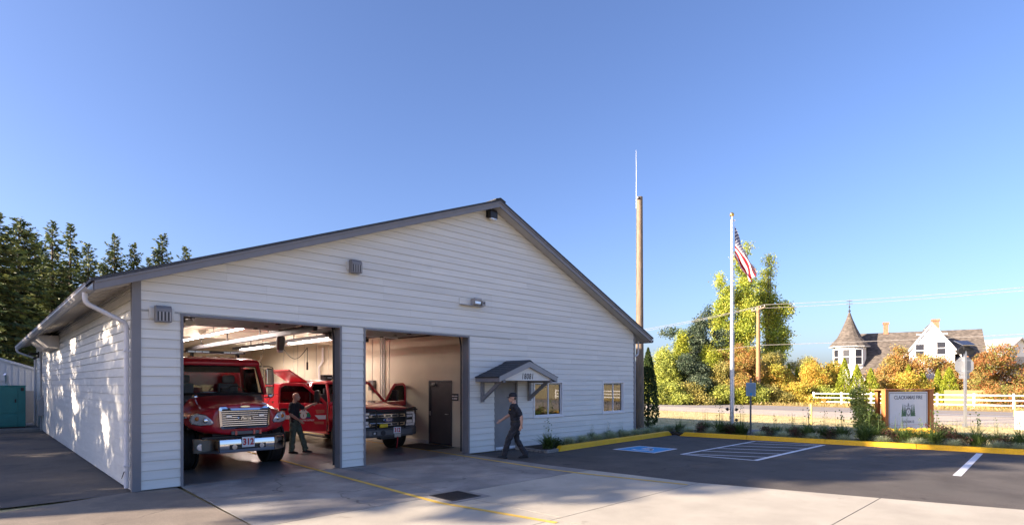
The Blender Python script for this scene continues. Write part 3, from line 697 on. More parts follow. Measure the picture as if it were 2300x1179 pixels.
def tube_light(x, y, ln, label, power=45):
    t = thing('tube_light', label, 'ceiling light', (x,y,3.60), 0, 'lights on the garage ceiling')
    MB().prism([(-.03,.06),(-.03,.12),(.03,.12),(.03,.06)], -ln/2, ln/2).build('batten', M['white'], t)
    MB().tube([(0,-ln/2+.03,.03),(0,ln/2-.03,.03)], .019, 8).build('tube', M['tube'], t, smooth=60)
    for s_ in (-.4,.4): MB().tube([(0,s_*ln,.12),(0,s_*ln,.28)], .006, 6).build('hanger', M['dsteel'], t)
    ld = bpy.data.lights.new('lamp', 'AREA'); ld.shape = 'RECTANGLE'; ld.size = .12; ld.size_y = ln-.1; ld.energy = power; ld.color = (1,.91,.75)
    lo = bpy.data.objects.new('lamp', ld); COL.objects.link(lo); lo.parent = t; lo.location = (0,0,-.02)
LP = 38
tube_light(3.55, 6.3, 3.6, 'lit tube light nearest the bay openings above the engine', LP)
tube_light(3.55, 10.1, 3.6, 'lit tube light behind the first one above the engine', LP)
tube_light(7.0, 8.4, 3.6, 'tube light over the bed of the brush truck', LP)
tube_light(7.0, 14.0, 3.6, 'tube light deep in the right bay', LP)
# radiant heater: long tube under a bent reflector
t = thing('radiant_heater', 'long grey tube heater with dark bands under the garage ceiling', 'heater', (1.45,0,3.42))
MB().tube([(0,2.2,0),(0,13,0)], .075, 12).build('heater_tube', M['alu'], t, smooth=60)
MB().prism([(-.2,-.02),(-.1,.12),(.1,.12),(.2,-.02),(.19,-.02),(.095,.11),(-.095,.11),(-.19,-.02)], 2.3, 12.9).build('reflector', M['alu'], t)
for y in (3.0,5.2,7.4,9.6,11.8): MB().tube([(0,y-.03,0),(0,y+.03,0)], .085, 12).build('band', M['black'], t)
for y in (3.4,6.4,9.4,12.4):
    MB().bar((-.16,y,.04),(0,y,.44), .02, .006).build('hanger', M['dsteel'], t); MB().bar((.16,y,.04),(0.02,y,.44), .02, .006).build('hanger', M['dsteel'], t)
# exhaust extraction rail and hose
t = thing('exhaust_rail', 'dark overhead exhaust rail with hose drop between the two bays', 'exhaust rail', (4.05,0,3.40))
MB().box(-.06,.06,1.2,13,-.07,.07).build('rail', M['dsteel'], t, bevel=.01)
MB().tube([(.0,3.4,-.07),(0,3.42,-.22),(.02,3.5,-.42)], [.11,.12,.10], 12).build('hose_drop', M['steel'], t, smooth=60)
MB().tube([(.02,3.5,-.42),(.03,3.52,-.5)], .08, 12).build('hose_nozzle', M['alu'], t, smooth=60)
for y in (2,5,8,11): MB().bar((0,y,.07),(0,y,.47), .03, .02).build('hanger', M['dsteel'], t)
t = thing('second_exhaust_rail', 'thin dark service rail along the ceiling over the brush truck', 'exhaust rail', (5.5,0,3.45))
MB().box(-.04,.04,2.0,12,-.05,.05).build('rail', M['dsteel'], t, bevel=.008)
for y in (2.5,6,10): MB().bar((0,y,.05),(0,y,.42), .03, .02).build('hanger', M['dsteel'], t)
MB().box(-.10,.10,2.2,2.5,-.16,-.051).build('rail_trolley', M['black'], t, bevel=.01)
t = thing('sprinkler_main', 'pale pipe running the length of the bays under the ceiling', 'pipe', (7.2,0,3.62))
MB().tube([(0,1.0,0),(0,19.5,0)], .05, 10).build('pipe', M['white'], t, smooth=60)
for y in (2,5,8,11,14,17): MB().tube([(0,y,.05),(0,y,.25)], .012, 6).build('hanger', M['dsteel'], t)
t = thing('roof_beam', 'pale boxed beam across the garage ceiling toward the rear', 'beam', (0,0,0))
MB().box(.17,8.88,9.0,9.25,3.62,3.875).build('beam_box', M['ceiling'], t)
# cords
cc = MB(); pts = []
for i in range(120):
    u_ = i/119; a_ = u_*40
    pts.append((4.62+.02*math.cos(a_)+.05*math.sin(u_*9), 6.4+.02*math.sin(a_), 3.42-1.25*u_))
o = cc.tube(pts, .008, 5).build('coiled_cord', M['black']); tag(o, 'black coiled air cord hanging behind the engine mirror', 'cord')
o = MB().tube([(5.5+.9*i/12, 7.0, 3.30-.42*math.sin(math.pi*i/12)) for i in range(13)]+[(6.4,7.0,3.0),(6.4,7.0,2.72)], .012, 6).build('looped_cable', M['black']); tag(o, 'black cable looping down from the ceiling over the brush truck', 'cable')
o = MB().tube([(6.4,7.0,2.78),(6.4,7.0,2.5)], .035, 8).build('cable_plug', M['black'], o)
# shore line drop with thin wire
o = MB().tube([(7.75,11.0,3.88),(7.75,11.0,1.6)], .006, 5).build('pull_cord', M['black']); tag(o, 'thin straight pull cord hanging near the cream wall', 'cord')
# unit heater near the right jamb
t = thing('reel_motor', 'small pale motor on a bracket high beside the left bay jamb', 'motor', (4.6,1.3,3.28))
MB().cyl((0,0,0), .13, .24, 14, 'y').build('motor', M['gutter'], t, bevel=.01); MB().box(-.2,-.10,-.1,.1,-.06,.06).build('bracket', M['dsteel'], t); MB().bar((0,0,.12),(0,0,.60), .05, .03).build('hanger', M['dsteel'], t)
# things on the partition
t = thing('wall_sign', 'small black notice with white writing beside the charcoal inner door', 'sign', (8.899,1.70,1.58), R(-90))
MB().box(-.17,.17,-.012,.0,-.11,.11).build('plate', M['ink'], t)
M['wtext'] = pmat('white lettering', (.75,.75,.75), .6, var=.02)
for z_, ws in ((.035,((-.14,-.05),(-.03,.13))),(-.045,((-.13,-.08),(-.06,.12)))):
    for a_, b_ in ws: MB().box(a_,b_,-.0145,-.0125,z_-.018,z_+.018).build('printed_line', M['wtext'], t)
t = thing('electrical_panel', 'grey electrical panel on the cream wall behind the open cab door', 'panel', (8.899,6.75,1.95), R(-90))
MB().box(-.19,.19,-.12,0,-.19,.19).build('box', M['steel'], t, bevel=.006); MB().box(-.16,.16,-.128,-.1205,-.16,.16).build('cover', M['steel'], t, bevel=.004)
o = MB().box(7.72,8.72,1.52,3.30,.003,.014).build('door_mat', M['rubber'], bevel=.004); tag(o, 'black rubber mat on the floor before the charcoal inner door', 'mat')
# shelving silhouettes at the rear of the bays
t = thing('storage_rack', 'steel rack with boxes at the rear of the garage', 'rack', (2.2,19.2,0))
for x in (-1.2,1.2):
    for y in (-.3,.3): MB().box(x-.025,x+.025,y-.025,y+.025,0,2.6).build('upright', M['dsteel'], t)
for z in (.4,1.2,2.0,2.55): MB().box(-1.174,1.174,-.32,.32,z,z+.04).build('shelf', M['steel'], t)
for k, (x, z, w_, h_) in enumerate([(-.8,1.24,.5,.45),(.1,1.24,.6,.4),(.7,2.04,.5,.35),(-.5,2.04,.7,.4)]):
    MB().box(x-w_/2,x+w_/2,-.25,.25,z+.001,z+h_).build('carton', M['cedar'], t)
# ------------------------------------------------------------------ vehicles
def wheel(root, x, y, r, w, sgn, rim_r, name='wheel'):
    """sgn: +1 outer face towards +X"""
    ty = MB().lathe([(rim_r,-w/2*.8),(r*.80,-w/2),(r*.95,-w/2*.94),(r,-w/2*.72),(r,w/2*.72),(r*.95,w/2*.94),(r*.80,w/2),(rim_r,w/2*.8)], (0,0,0), 40, 'x').build(name, M['rubber'], root, smooth=35, loc=(x,y,r))
    for k in range(5):                                       # tread ribs stand proud of the grooves
        xx = (-.5+k*.25)*w*1.16
        MB().lathe([(r-.004,xx-w*.085),(r+.010,xx-w*.085),(r+.010,xx+w*.085),(r-.004,xx+w*.085)], (0,0,0), 40, 'x').build('tread_rib', M['rubber'], ty, smooth=35)
    MB().lathe([(.02,sgn*w*.18),(rim_r*.45,sgn*w*.20),(rim_r*.55,sgn*w*.30),(rim_r*.9,sgn*w*.26),(rim_r+.01,sgn*w*.40),(rim_r+.01,-sgn*w*.35),(.02,-sgn*w*.35)], (0,0,0), 32, 'x').build('rim', M['alu'], ty, smooth=35)
    MB().lathe([(.001,sgn*w*.42),(rim_r*.30,sgn*w*.40),(rim_r*.34,sgn*w*.1),(.001,sgn*w*.1)], (0,0,0), 20, 'x').build('hub', M['chrome'], ty, smooth=35)
    for k in range(8):
        a = 2*math.pi*k/8; MB().cyl((sgn*w*.32, rim_r*.45*math.cos(a), rim_r*.45*math.sin(a)), .018, .05, 6, 'x').build('lug_nut', M['chrome'], ty)
    for k in range(8):
        a = 2*math.pi*(k+.5)/8; MB().cyl((sgn*(w*.285), rim_r*.72*math.cos(a), rim_r*.72*math.sin(a)), .034, .02, 10, 'x').build('hand_hole', M['black'], ty)
    return ty
def mirror_pts(half): return half+[(-x, z) for x, z in half[::-1] if abs(x) > 1e-6]
fe = thing('fire_engine', 'large red fire engine with chrome bumper numbered 312 in the left bay', 'fire engine', (2.42,2.5,0))
# hood and fenders, lofted front to back
def hood_ring(y, wf, zb, zm, cr, va, ho, zc):
    half = [(wf*.985, zb),(wf, zm),(cr[0], cr[1]),(va[0], va[1]),(ho[0], ho[1]),(0, zc)]
    return [(x, y, z) for x, z in mirror_pts(half)]
secs = [(-1.10,.60,.80,1.10,(.585,1.40),(.50,1.455),(.35,1.50),1.515), (-1.04,.70,.80,1.10,(.66,1.38),(.55,1.455),(.42,1.52),1.545), (-.92,.94,.80,1.10,(.88,1.345),(.64,1.455),(.50,1.545),1.575),
        (-.76,1.07,.80,1.10,(1.0,1.335),(.72,1.46),(.58,1.565),1.60), (-.52,1.14,.95,1.13,(1.07,1.335),(.76,1.47),(.64,1.59),1.635), (-.25,1.16,1.06,1.16,(1.10,1.33),(.80,1.485),(.69,1.62),1.67),
        (.05,1.16,1.08,1.17,(1.09,1.31),(.84,1.50),(.75,1.655),1.705), (.32,1.14,1.06,1.15,(1.06,1.27),(.87,1.55),(.83,1.69),1.735), (.42,1.12,1.0,1.12,(1.05,1.25),(.89,1.58),(.86,1.70),1.74)]
me = MB().loft([hood_ring(*s_) for s_ in secs]).mesh('hood')
link('hood', subsurf_mesh(me, 2), M['red'], fe)
# inner wheel wells
for s_ in (-1,1): MB().box(min(s_*.70,s_*1.06),max(s_*.70,s_*1.06),-.55,.55,.95,1.02).build('wheel_well', M['black'], fe)
MB().box(-.62,.62,-.85,1.8,.42,.95).build('chassis', M['dsteel'], fe)
# grille
gz0, gz1, gy = 1.0, 1.475, -1.135
fr = MB()
outer = [(-.545,gz0+.02),(-.50,gz0-.03),(.50,gz0-.03),(.545,gz0+.02),(.575,gz1-.06),(.55,gz1+.0),(.42,gz1+.005),(.34,gz1-.035),(-.34,gz1-.035),(-.42,gz1+.005),(-.55,gz1),(-.575,gz1-.06)]
inner = [(x*.915, (z-1.215)*.84+1.21) for x, z in outer]
k = len(outer); vs = [(x,gy-.02,z) for x, z in outer]+[(x,gy-.035,z) for x, z in inner]+[(x,gy+.05,z) for x, z in outer]+[(x,gy+.05,z) for x, z in inner]
fc = [(i,(i+1)%k,(i+1)%k+k,i+k) for i in range(k)]+[(i,i+2*k,(i+1)%k+2*k,(i+1)%k) for i in range(k)]+[(i+k,(i+1)%k+k,(i+1)%k+3*k,i+3*k) for i in range(k)]
gr = MB().add(vs, fc).build('grille_frame', M['chrome'], fe)
MB().box(-.52,.52,gy+.03,gy+.05,gz0,gz1-.04).build('grille_back', M['black'], gr)
for i in range(8):
    z = gz0+.035+i*.047; w_ = .49+.03*i/8
    MB().box(-w_,w_,gy-.012,gy+.012,z,z+.020).build('grille_bar', M['chrome'], gr, bevel=.004)
for s_ in (-1,1): MB().box(s_*.36-.06,s_*.36+.06,gy-.03,gy-.013,gz0+.23,gz0+.29).build('strobe', M['lens'], gr, bevel=.005)
ov = MB().lathe([(.001,-.012),(.9,-.012),(1,-.006),(1,.012),(.001,.012)], (0,0,0), 28, 'y'); ov.v = [(x*.175, y, z*.052) for x, y, z in ov.v]
bd = ov.build('badge', M['chrome'], gr, loc=(0,gy-.035,gz0+.21))
ov = MB().lathe([(.001,-.003),(1,-.003),(1,.003),(.001,.003)], (0,0,0), 28, 'y'); ov.v = [(x*.155, y, z*.042) for x, y, z in ov.v]
ov.build('badge_field', M['ink'], bd, loc=(0,-.0125,0))
text('lettering', 'Pierce', .088, M['chrome'], bd, (0,-.0165,0), bold=.001, shear=.3)
hbg = MB().lathe([(.001,-.01),(.9,-.01),(1,-.004),(1,.01),(.001,.01)], (0,0,0), 20, 'y'); hbg.v = [(x*.12, y, z*.022) for x, y, z in hbg.v]
hbg.build('hood_badge', M['chrome'], fe, loc=(0,-1.135,1.478))
# lower valance under the grille
MB().box(-.30,.36,-1.135,-1.1205,.83,.91).build('valance_slot', M['steel'], fe, bevel=.004)
for x in (-.2,.2,.34): MB().box(x-.025,x+.025,-1.15,-1.1355,.82,.93).build('hood_latch', M['red'], fe, bevel=.004)
# headlights
for s_ in (-1,1):
    pts = [(.66,1.13),(.70,1.075),(.90,1.065),(1.03,1.10),(1.07,1.19),(1.04,1.29),(.94,1.325),(.80,1.29),(.71,1.20)]
    def hy(x): return -1.075+max(0, (x-.60))*.62
    front = [(s_*x, hy(x)-.045, z) for x, z in pts]; back = [(s_*x, hy(x)+.05, z) for x, z in pts]
    MB().loft([back, front]).build('headlight', M['lens'], fe, bevel=.01, smooth=50)
    ring = MB(); ctr = (.88,1.19)
    o2 = [(s_*(ctr[0]+(x-ctr[0])*1.10), hy(x)-.03, ctr[1]+(z-ctr[1])*1.13) for x, z in pts]; i2 = [(a, b-.012, c) for a, b, c in front]
    i2 = [(p[0], hy(abs(p[0]))-.047, p[2]) for p in front]
    n = len(pts); ring.add(o2+i2, [(i,(i+1)%n,(i+1)%n+n,i+n) for i in range(n)]); ring.build('headlight_bezel', M['chrome'], fe)
    MB().ball((s_*.80, hy(.80)-.05, 1.17), .062, .02, .055).build('headlight_bulb', M['chrome'], fe, smooth=True)
    MB().ball((s_*.95, hy(.95)-.05, 1.215), .05, .02, .05).build('turn_signal', M['amber'], fe, smooth=True)
    MB().bar((s_*1.115,-.66,1.24),(s_*1.165,-.42,1.24), .02, .035).build('side_marker', M['lens'], fe)
# chrome bumper: flat centre, swept wings
prof = [(-.055,.44),(-.075,.50),(-.075,.66),(-.06,.735),(-.03,.76),(.02,.76),(.02,.44)]
def bump_ring(x, y): return [(x, y+a, z) for a, z in prof]
bm_ = MB().loft([bump_ring(-1.02,-.74),bump_ring(-1.0,-.84),bump_ring(-.90,-1.02),bump_ring(-.62,-1.24),bump_ring(-.60,-1.25),bump_ring(.60,-1.25),bump_ring(.62,-1.24),bump_ring(.90,-1.02),bump_ring(1.0,-.84),bump_ring(1.02,-.74)])
bu = bm_.build('bumper', M['chrome'], fe, smooth=24)
MB().box(-.40,.40,-1.329,-1.322,.515,.625).build('bumper_recess', M['black'], bu, bevel=.003)
for s_ in (-1,1):
    MB().lathe([(.028,-.02),(.055,-.02),(.055,.02),(.028,.02)], (s_*.30,-1.345,.57), 16, 'y').build('tow_eye', M['chrome'], bu, smooth=40)
    MB().box(s_*.61-.004,s_*.61+.004,-1.334,-1.30,.46,.75).build('bumper_seam', M['black'], bu)
for z in (.55,.59): MB().box(-.22,.22,-1.336,-1.3295,z,z+.008).build('recess_bar', M['steel'], bu)
MB().cyl((-.93,-1.05,.585), .075, .06, 18, 'y').build('fog_lamp', M['lens'], bu, bevel=.01)
pl = MB().box(-.14,.14,-1.348,-1.337,.55,.785).build('number_plate', M['white'], bu, bevel=.003)
text('lettering', '312', .20, M['redlens'], pl, (0,-1.3495,.667), bold=.007, sx=.80)
MB().box(-.9,.9,-1.08,-.85,.755,.80).build('bumper_deck', M['black'], fe)
# cab
def post(a, b, w, h, nm, mat='red'): return MB().bar(a, b, w, h).build(nm, M[mat], fe, bevel=.012)
cb = MB()
lower = [(-1.0,.40,.80),(1.0,.40,.80),(1.0,1.95,.80),(-1.0,1.95,.80)]
MB().box(-1.0,1.0,.44,.50,.95,1.70).build('firewall', M['red'], fe)
for s_ in (-1,1):
    dr_ = MB().prism([(.50,.78),(1.93,.78),(1.93,1.74),(.50,1.74)], min(s_*.955,s_*1.02), max(s_*.955,s_*1.02), 'x').build('cab_door', M['red'], fe, bevel=.012)
    MB().box(min(s_*1.021,s_*1.05),max(s_*1.021,s_*1.05),1.55,1.75,1.45,1.50).build('handle', M['chrome'], dr_)
    MB().prism([(.66,1.745),(1.88,1.745),(1.88,2.42),(1.0,2.42)], min(s_*.94,s_*.947), max(s_*.94,s_*.947), 'x').build('side_window', M['carglass'], fe)
    post((s_*.985,.32,1.72),(s_*.90,.66,2.50), .06, .085, 'a_pillar'); post((s_*.98,1.90,1.72),(s_*.90,1.90,2.5), .08, .10, 'b_pillar')
    MB().box(min(s_*.62,s_*1.06),max(s_*.62,s_*1.06),.5,1.9,.42,.55).build('cab_step', M['alu'], fe)
rf = [[(x*w_, y, z) for x, y in ((-1,y0),(-.8,y0-.05),(0,y0-.07),(.8,y0-.05),(1,y0),(1,1.95),(-1,1.95))] for w_, y0, z in ((.93,.60,2.47),(.95,.58,2.55),(.90,.66,2.64),(.70,.85,2.69))]
link('cab_roof', MB().loft(rf).mesh('cab_roof', bevel=.02, smooth=40), M['red'], fe)
MB().box(-.96,.96,1.90,1.96,.8,1.62).build('cab_rear_wall', M['seat'], fe); MB().box(-.96,.96,1.90,1.96,2.32,2.5).build('cab_rear_wall', M['seat'], fe)
MB().box(-.90,.90,1.92,1.93,1.62,2.32).build('rear_window', M['carglass'], fe)
# windshield with black border, wrapped a little
def wsr(t, g): # t 0 bottom..1 top
    w_ = .95-.06*t; y_ = .25+.38*t; z_ = 1.735+.76*t
    return [(-w_*g, y_+.10, z_),(-w_*.75*g, y_+.02, z_),(0, y_-.03, z_),(w_*.75*g, y_+.02, z_),(w_*g, y_+.10, z_)]
MB().loft([wsr(.05,.965), wsr(.95,.965)], False, False).build('windshield', M['carglass'], fe, smooth='all')
bo = MB()
o_, i_ = [wsr(-.01,1.0), wsr(1.0,1.0)], [wsr(.06,.955), wsr(.93,.955)]
off = lambda r: [(x, y-.012, z) for x, y, z in r]
for q in range(4):
    bo.add([off(o_[0])[q],off(o_[0])[q+1],off(i_[0])[q+1],off(i_[0])[q]], [(0,1,2,3)]); bo.add([off(o_[1])[q],off(o_[1])[q+1],off(i_[1])[q+1],off(i_[1])[q]], [(0,1,2,3)])
for e in (0,4): bo.add([off(o_[0])[e],off(o_[1])[e],off(i_[1])[e],off(i_[0])[e]], [(0,1,2,3)])
bo.build('windshield_seal', M['black'], fe)
MB().prism([(.30,1.60),(.44,1.76),(.95,1.78),(1.0,1.55),(.9,1.3),(.5,1.3)], -.92, .92, 'x').build('dashboard', M['steel'], fe, bevel=.02)
for x in (-.62,.50):
    st_ = MB().box(x-.27,x+.27,1.25,1.80,1.15,1.40).build('seat', M['seat'], fe, bevel=.04)
    MB().box(x-.26,x+.26,1.66,1.80,1.38,2.02).build('seat_back', M['seat'], st_, bevel=.05); MB().box(x-.16,x+.16,1.64,1.76,2.03,2.24).build('headrest', M['seat'], st_, bevel=.05)
sw = MB(); sw.tube([(.5+.20*math.cos(R(a)), 1.08+.12*math.sin(R(a)), 1.80+.15*math.sin(R(a))) for a in range(0, 361, 20)], .014, 6); sw.bar((.3,1.08,1.8),(.7,1.08,1.8), .03, .02)
sw.build('steering_wheel', M['black'], fe)
MB().box(-.42,-.12,.60,.85,1.785,1.80).build('clipboard', M['signwhite'], fe); MB().box(.02,.22,.62,.80,1.785,1.90).build('dash_unit', M['black'], fe, bevel=.01)
for s_ in (-1,1): MB().tube([(s_*.5,.24,1.765),(s_*.1,.30,1.80),(-s_*.05,.32,1.83)], .010, 5).build('wiper', M['black'], fe)
# light bar, marker lights, antenna
lb = MB().box(-.72,.72,1.02,1.22,2.795,2.86).build('light_bar', M['dsteel'], fe, bevel=.012)
for k in range(8):
    if k in (3,4): continue
    MB().box(-.66+k*.168,-.51+k*.168,1.008,1.0195,2.81,2.848).build('bar_lamp', M['lens'], lb)
for x in (-.55,.55): MB().box(x-.03,x+.03,1.05,1.19,2.67,2.795).build('bar_foot', M['dsteel'], lb)
for x in (-.66,-.33,0,.33,.66): MB().box(x-.04,x+.04,.83,.93,2.655,2.71).build('clearance_light', M['amber'], fe, bevel=.01)
MB().tube([(-.85,1.5,2.66),(-.85,1.5,3.05)], .006, 5).build('antenna', M['black'], fe)
# mirrors on C-loops
for s_ in (-1,1):
    MB().tube([(s_*.93,.62,2.47),(s_*1.16,.52,2.47),(s_*1.25,.50,2.44),(s_*1.27,.50,2.3),(s_*1.27,.50,1.68),(s_*1.22,.52,1.64),(s_*1.0,.62,1.64)], .014, 6).build('mirror_bracket', M['black'], fe)
    mr = MB().box(s_*1.17-.10,s_*1.17+.10,.45,.56,1.97,2.42).build('mirror', M['chrome'], fe, bevel=.03); MB().box(s_*1.17-.10,s_*1.17+.10,.46,.55,1.70,1.94).build('lower_mirror', M['chrome'], mr, bevel=.025)
    MB().tube([(s_*.80,-.35,1.52),(s_*.86,-.38,1.66)], .01, 5).build('hood_mirror_arm', M['chrome'], fe); MB().ball((s_*.86,-.38,1.70), .07, .05, .06).build('hood_mirror', M['chrome'], fe, smooth=True)
# pump body behind the cab
bo_ = MB().box(-1.19,1.19,2.10,7.2,.62,2.45).build('pump_body', M['red'], fe, bevel=.03)
for s_ in (-1,1):
    for k in range(3):
        y = 2.9+k*1.4; dr_ = MB().box(min(s_*1.191,s_*1.205),max(s_*1.191,s_*1.205),y,y+1.2,.9,2.2).build('locker_shutter', M['alu'], bo_)
        for q in range(10): MB().box(min(s_*1.206,s_*1.212),max(s_*1.206,s_*1.212),y+.01,y+1.19,.93+q*.127,1.03+q*.127).build('shutter_slat', M['alu'], dr_)
    MB().box(min(s_*1.191,s_*1.20),max(s_*1.191,s_*1.20),2.12,2.85,.75,2.3).build('pump_panel', M['alu'], bo_)
MB().box(-1.10,1.10,2.2,7.1,2.451,2.50).build('body_bounce_cover', M['gutter'], bo_, bevel=.01)  # unseen grey top, added to keep red bounce off the ceiling
MB().tube([(-1.05,2.2,2.55),(-1.05,7.0,2.55)], .025, 6).build('ladder_rail', M['alu'], bo_)
MB().box(-.96,.96,1.97,2.09,1.0,1.55).build('pump_gap', M['black'], fe)
wheel(fe, -1.0, 0, .50, .30, -1, .29); wheel(fe, 1.0, 0, .50, .30, 1, .29)
wheel(fe, -.98, 4.9, .50, .34, -1, .29); wheel(fe, .98, 4.9, .50, .34, 1, .29)
MB().tube([(-.98,0,.5),(.98,0,.5)], .07, 8).build('front_axle', M['dsteel'], fe); MB().tube([(-.9,4.9,.5),(.9,4.9,.5)], .09, 8).build('rear_axle', M['dsteel'], fe)

# ---- brush truck
bt = thing('brush_truck', 'red pickup brush truck with open doors and black grille guard in the right bay', 'truck', (6.62,3.05,0))
def bt_ring(y, wf, zb, zm, zt, wh, zh, zc):
    half = [(wf, zb),(wf*1.01, zm),(wf*.97, zt),(wh, zh),(wh*.5, zc-.005),(0, zc)]
    return [(x, y, z) for x, z in mirror_pts(half)]
secs = [(-1.0,.88,.62,.95,1.18,.70,1.24,1.25),(-.93,.94,.60,.95,1.23,.74,1.30,1.31),(-.6,1.0,.78,1.0,1.27,.78,1.36,1.37),(-.2,1.02,.90,1.05,1.29,.80,1.40,1.415),(.3,1.02,.92,1.05,1.30,.82,1.43,1.45),(.62,1.01,.70,1.05,1.31,.84,1.45,1.47),(.72,1.0,.60,1.05,1.31,.84,1.45,1.47)]
link('hood', subsurf_mesh(MB().loft([bt_ring(*s_) for s_ in secs]).mesh('hood'), 2), M['red'], bt)
gy = -1.03
MB().box(-.90,.90,gy-.02,gy+.08,.72,1.20).build('grille', M['black'], bt, bevel=.02)
for z in (.82,1.07):
    f_ = MB().box(-.60,.60,gy-.045,gy-.021,z-.05,z+.05); o_ = f_.build('grille_rail', M['chrome'], bt, bevel=.008)
    for k in range(5): MB().box(-.53+k*.222,-.36+k*.222,gy-.052,gy-.0455,z-.025,z+.025).build('grille_slot', M['black'], o_)
for s_ in (-1,1):
    c_ = MB()
    for (x0,x1,z0,z1) in ((.62,.92,1.10,1.17),(.62,.92,.75,.82),(.86,.94,.82,1.10)): c_.box(min(s_*x0,s_*x1),max(s_*x0,s_*x1),gy-.05,gy-.0205,z0,z1)
    hl = c_.build('headlight', M['lens'], bt, bevel=.01)
    for z in (.88,1.03): MB().box(min(s_*.64,s_*.84),max(s_*.64,s_*.84),gy-.04,gy-.0205,z-.045,z+.045).build('lamp_unit', M['lens'], hl, bevel=.01)
ov = MB().lathe([(.001,-.012),(.92,-.012),(1,-.004),(1,.012),(.001,.012)], (0,0,0), 28, 'y'); ov.v = [(x*.165, y, z*.066) for x, y, z in ov.v]
M['fblue'] = pmat('badge blue', (.01,.03,.16), .3)
bd = ov.build('badge', M['chrome'], bt, loc=(0,gy-.06,.945))
ov = MB().lathe([(.001,-.003),(1,-.003),(1,.003),(.001,.003)], (0,0,0), 28, 'y'); ov.v = [(x*.15, y, z*.056) for x, y, z in ov.v]
ov.build('badge_field', M['fblue'], bd, loc=(0,-.0125,0)); text('lettering', 'Ford', .105, M['chrome'], bd, (0,-.0165,.0), shear=.3, bold=.001)
# steel winch bumper
prof = [(-.10,.46),(-.14,.52),(-.14,.66),(-.06,.72),(.10,.72),(.10,.46)]
def br(x, y, dz=0): return [(x, y+a, z+dz*(1 if z > .6 else .5)) for a, z in prof]
bu = MB().loft([br(-1.06,-.72,.06),br(-1.0,-.92,.03),br(-.72,-1.12),br(.72,-1.12),br(1.0,-.92,.03),br(1.06,-.72,.06)]).build('bumper', M['steel'], bt, bevel=.008)
MB().box(-.62,-.48,-1.272,-1.2605,.54,.64).build('bumper_lamp', M['black'], bu); MB().box(-.59,-.53,-1.278,-1.2725,.56,.62).build('bumper_lamp_lens', M['lens'], bu)
MB().lathe([(.02,-.008),(.075,-.008),(.075,.008),(.02,.008)], (-.28,-1.268,.59), 20, 'y').build('maker_disc', M['dsteel'], bu, smooth=40)
MB().box(-.34,.34,-1.22,-1.0,.40,.459).build('winch_tray', M['black'], bu, bevel=.008)
pl = MB().box(.06,.30,-1.285,-1.272,.56,.74).build('number_plate', M['white'], bu, bevel=.003)
text('lettering', '312', .165, M['redlens'], pl, (.18,-1.2865,.65), bold=.006, sx=.80)
MB().box(.10,.32,-1.27,-1.245,.44,.545).build('winch_fairlead', M['alu'], bu, bevel=.01)
MB().tube([(.20,-1.275,.46),(.19,-1.28,.30),(.16,-1.275,.12)], .012, 6).build('winch_strap', M['redlens'], bu)
MB().bar((-.36,-1.2,.79),(-.12,-1.24,.80), .09, .10).build('yellow_hook_cover', pmat('bright yellow cover', (.72,.50,.01), .5), bu, bevel=.02)
# grille guard tubes
gg = MB()
for z in (1.24,): gg.tube([(-.92,-1.22,z),(-.50,-1.26,z),(.50,-1.26,z),(.92,-1.22,z)], .022, 8)
for s_ in (-1,1):
    gg.tube([(s_*.48,-1.22,.70),(s_*.50,-1.26,1.0),(s_*.48,-1.25,1.25)], .025, 8)
    gg.tube([(s_*.50,-1.25,1.25),(s_*.80,-1.18,1.29),(s_*1.0,-1.0,1.28),(s_*1.03,-.95,1.20),(s_*1.03,-.95,.82),(s_*.98,-1.0,.74)], .022, 8)
    gg.tube([(s_*.52,-1.25,1.0),(s_*1.03,-.96,1.0)], .012, 6)
gg.build('grille_guard', M['black'], bt, smooth=60)
# cab with open doors
MB().box(-.96,.96,.72,.80,.55,1.45).build('firewall', M['red'], bt)
MB().box(-.95,.95,.80,2.45,.50,.62).build('cab_floor', M['black'], bt)
for s_ in (-1,1):
    MB().bar((s_*.96,.72,1.42),(s_*.74,1.35,2.02), .07, .08).build('a_pillar', M['red'], bt, bevel=.012)
    MB().bar((s_*.96,2.40,.6),(s_*.95,2.40,1.42), .07, .16).build('b_pillar', M['red'], bt, bevel=.012); MB().bar((s_*.95,2.40,1.42),(s_*.76,2.36,2.02), .06, .14).build('b_pillar', M['red'], bt, bevel=.012)
    MB().box(min(s_*.90,s_*1.0),max(s_*.90,s_*1.0),.80,2.4,.46,.58).build('rocker', M['red'], bt, bevel=.02)
    MB().box(min(s_*.95,s_*1.08),max(s_*.95,s_*1.08),.85,2.35,.36,.40).build('side_step', M['black'], bt, bevel=.01)
rf = [[(x*w_, y, z) for x, y in ((-1,y0),(-.8,y0-.04),(0,y0-.06),(.8,y0-.04),(1,y0),(1,2.5),(-1,2.5))] for w_, y0, z in ((.78,1.30,1.99),(.80,1.28,2.04),(.74,1.40,2.10),(.60,1.6,2.12))]
link('cab_roof', MB().loft(rf).mesh('cab_roof', bevel=.015, smooth=40), M['red'], bt)
def w2(t):
    w_ = .91-.19*t; y_ = .66+.66*t; z_ = 1.47+.54*t
    return [(-w_, y_+.08, z_),(-w_*.7, y_+.01, z_),(0, y_-.03, z_),(w_*.7, y_+.01, z_),(w_, y_+.08, z_)]
MB().loft([w2(0), w2(1)], False, False).build('windshield', M['carglass'], bt, smooth='all')
MB().prism([(.72,1.44),(1.05,1.46),(1.15,1.25),(1.0,1.0),(.8,1.0)], -.88, .88, 'x').build('dashboard', M['black'], bt, bevel=.02)
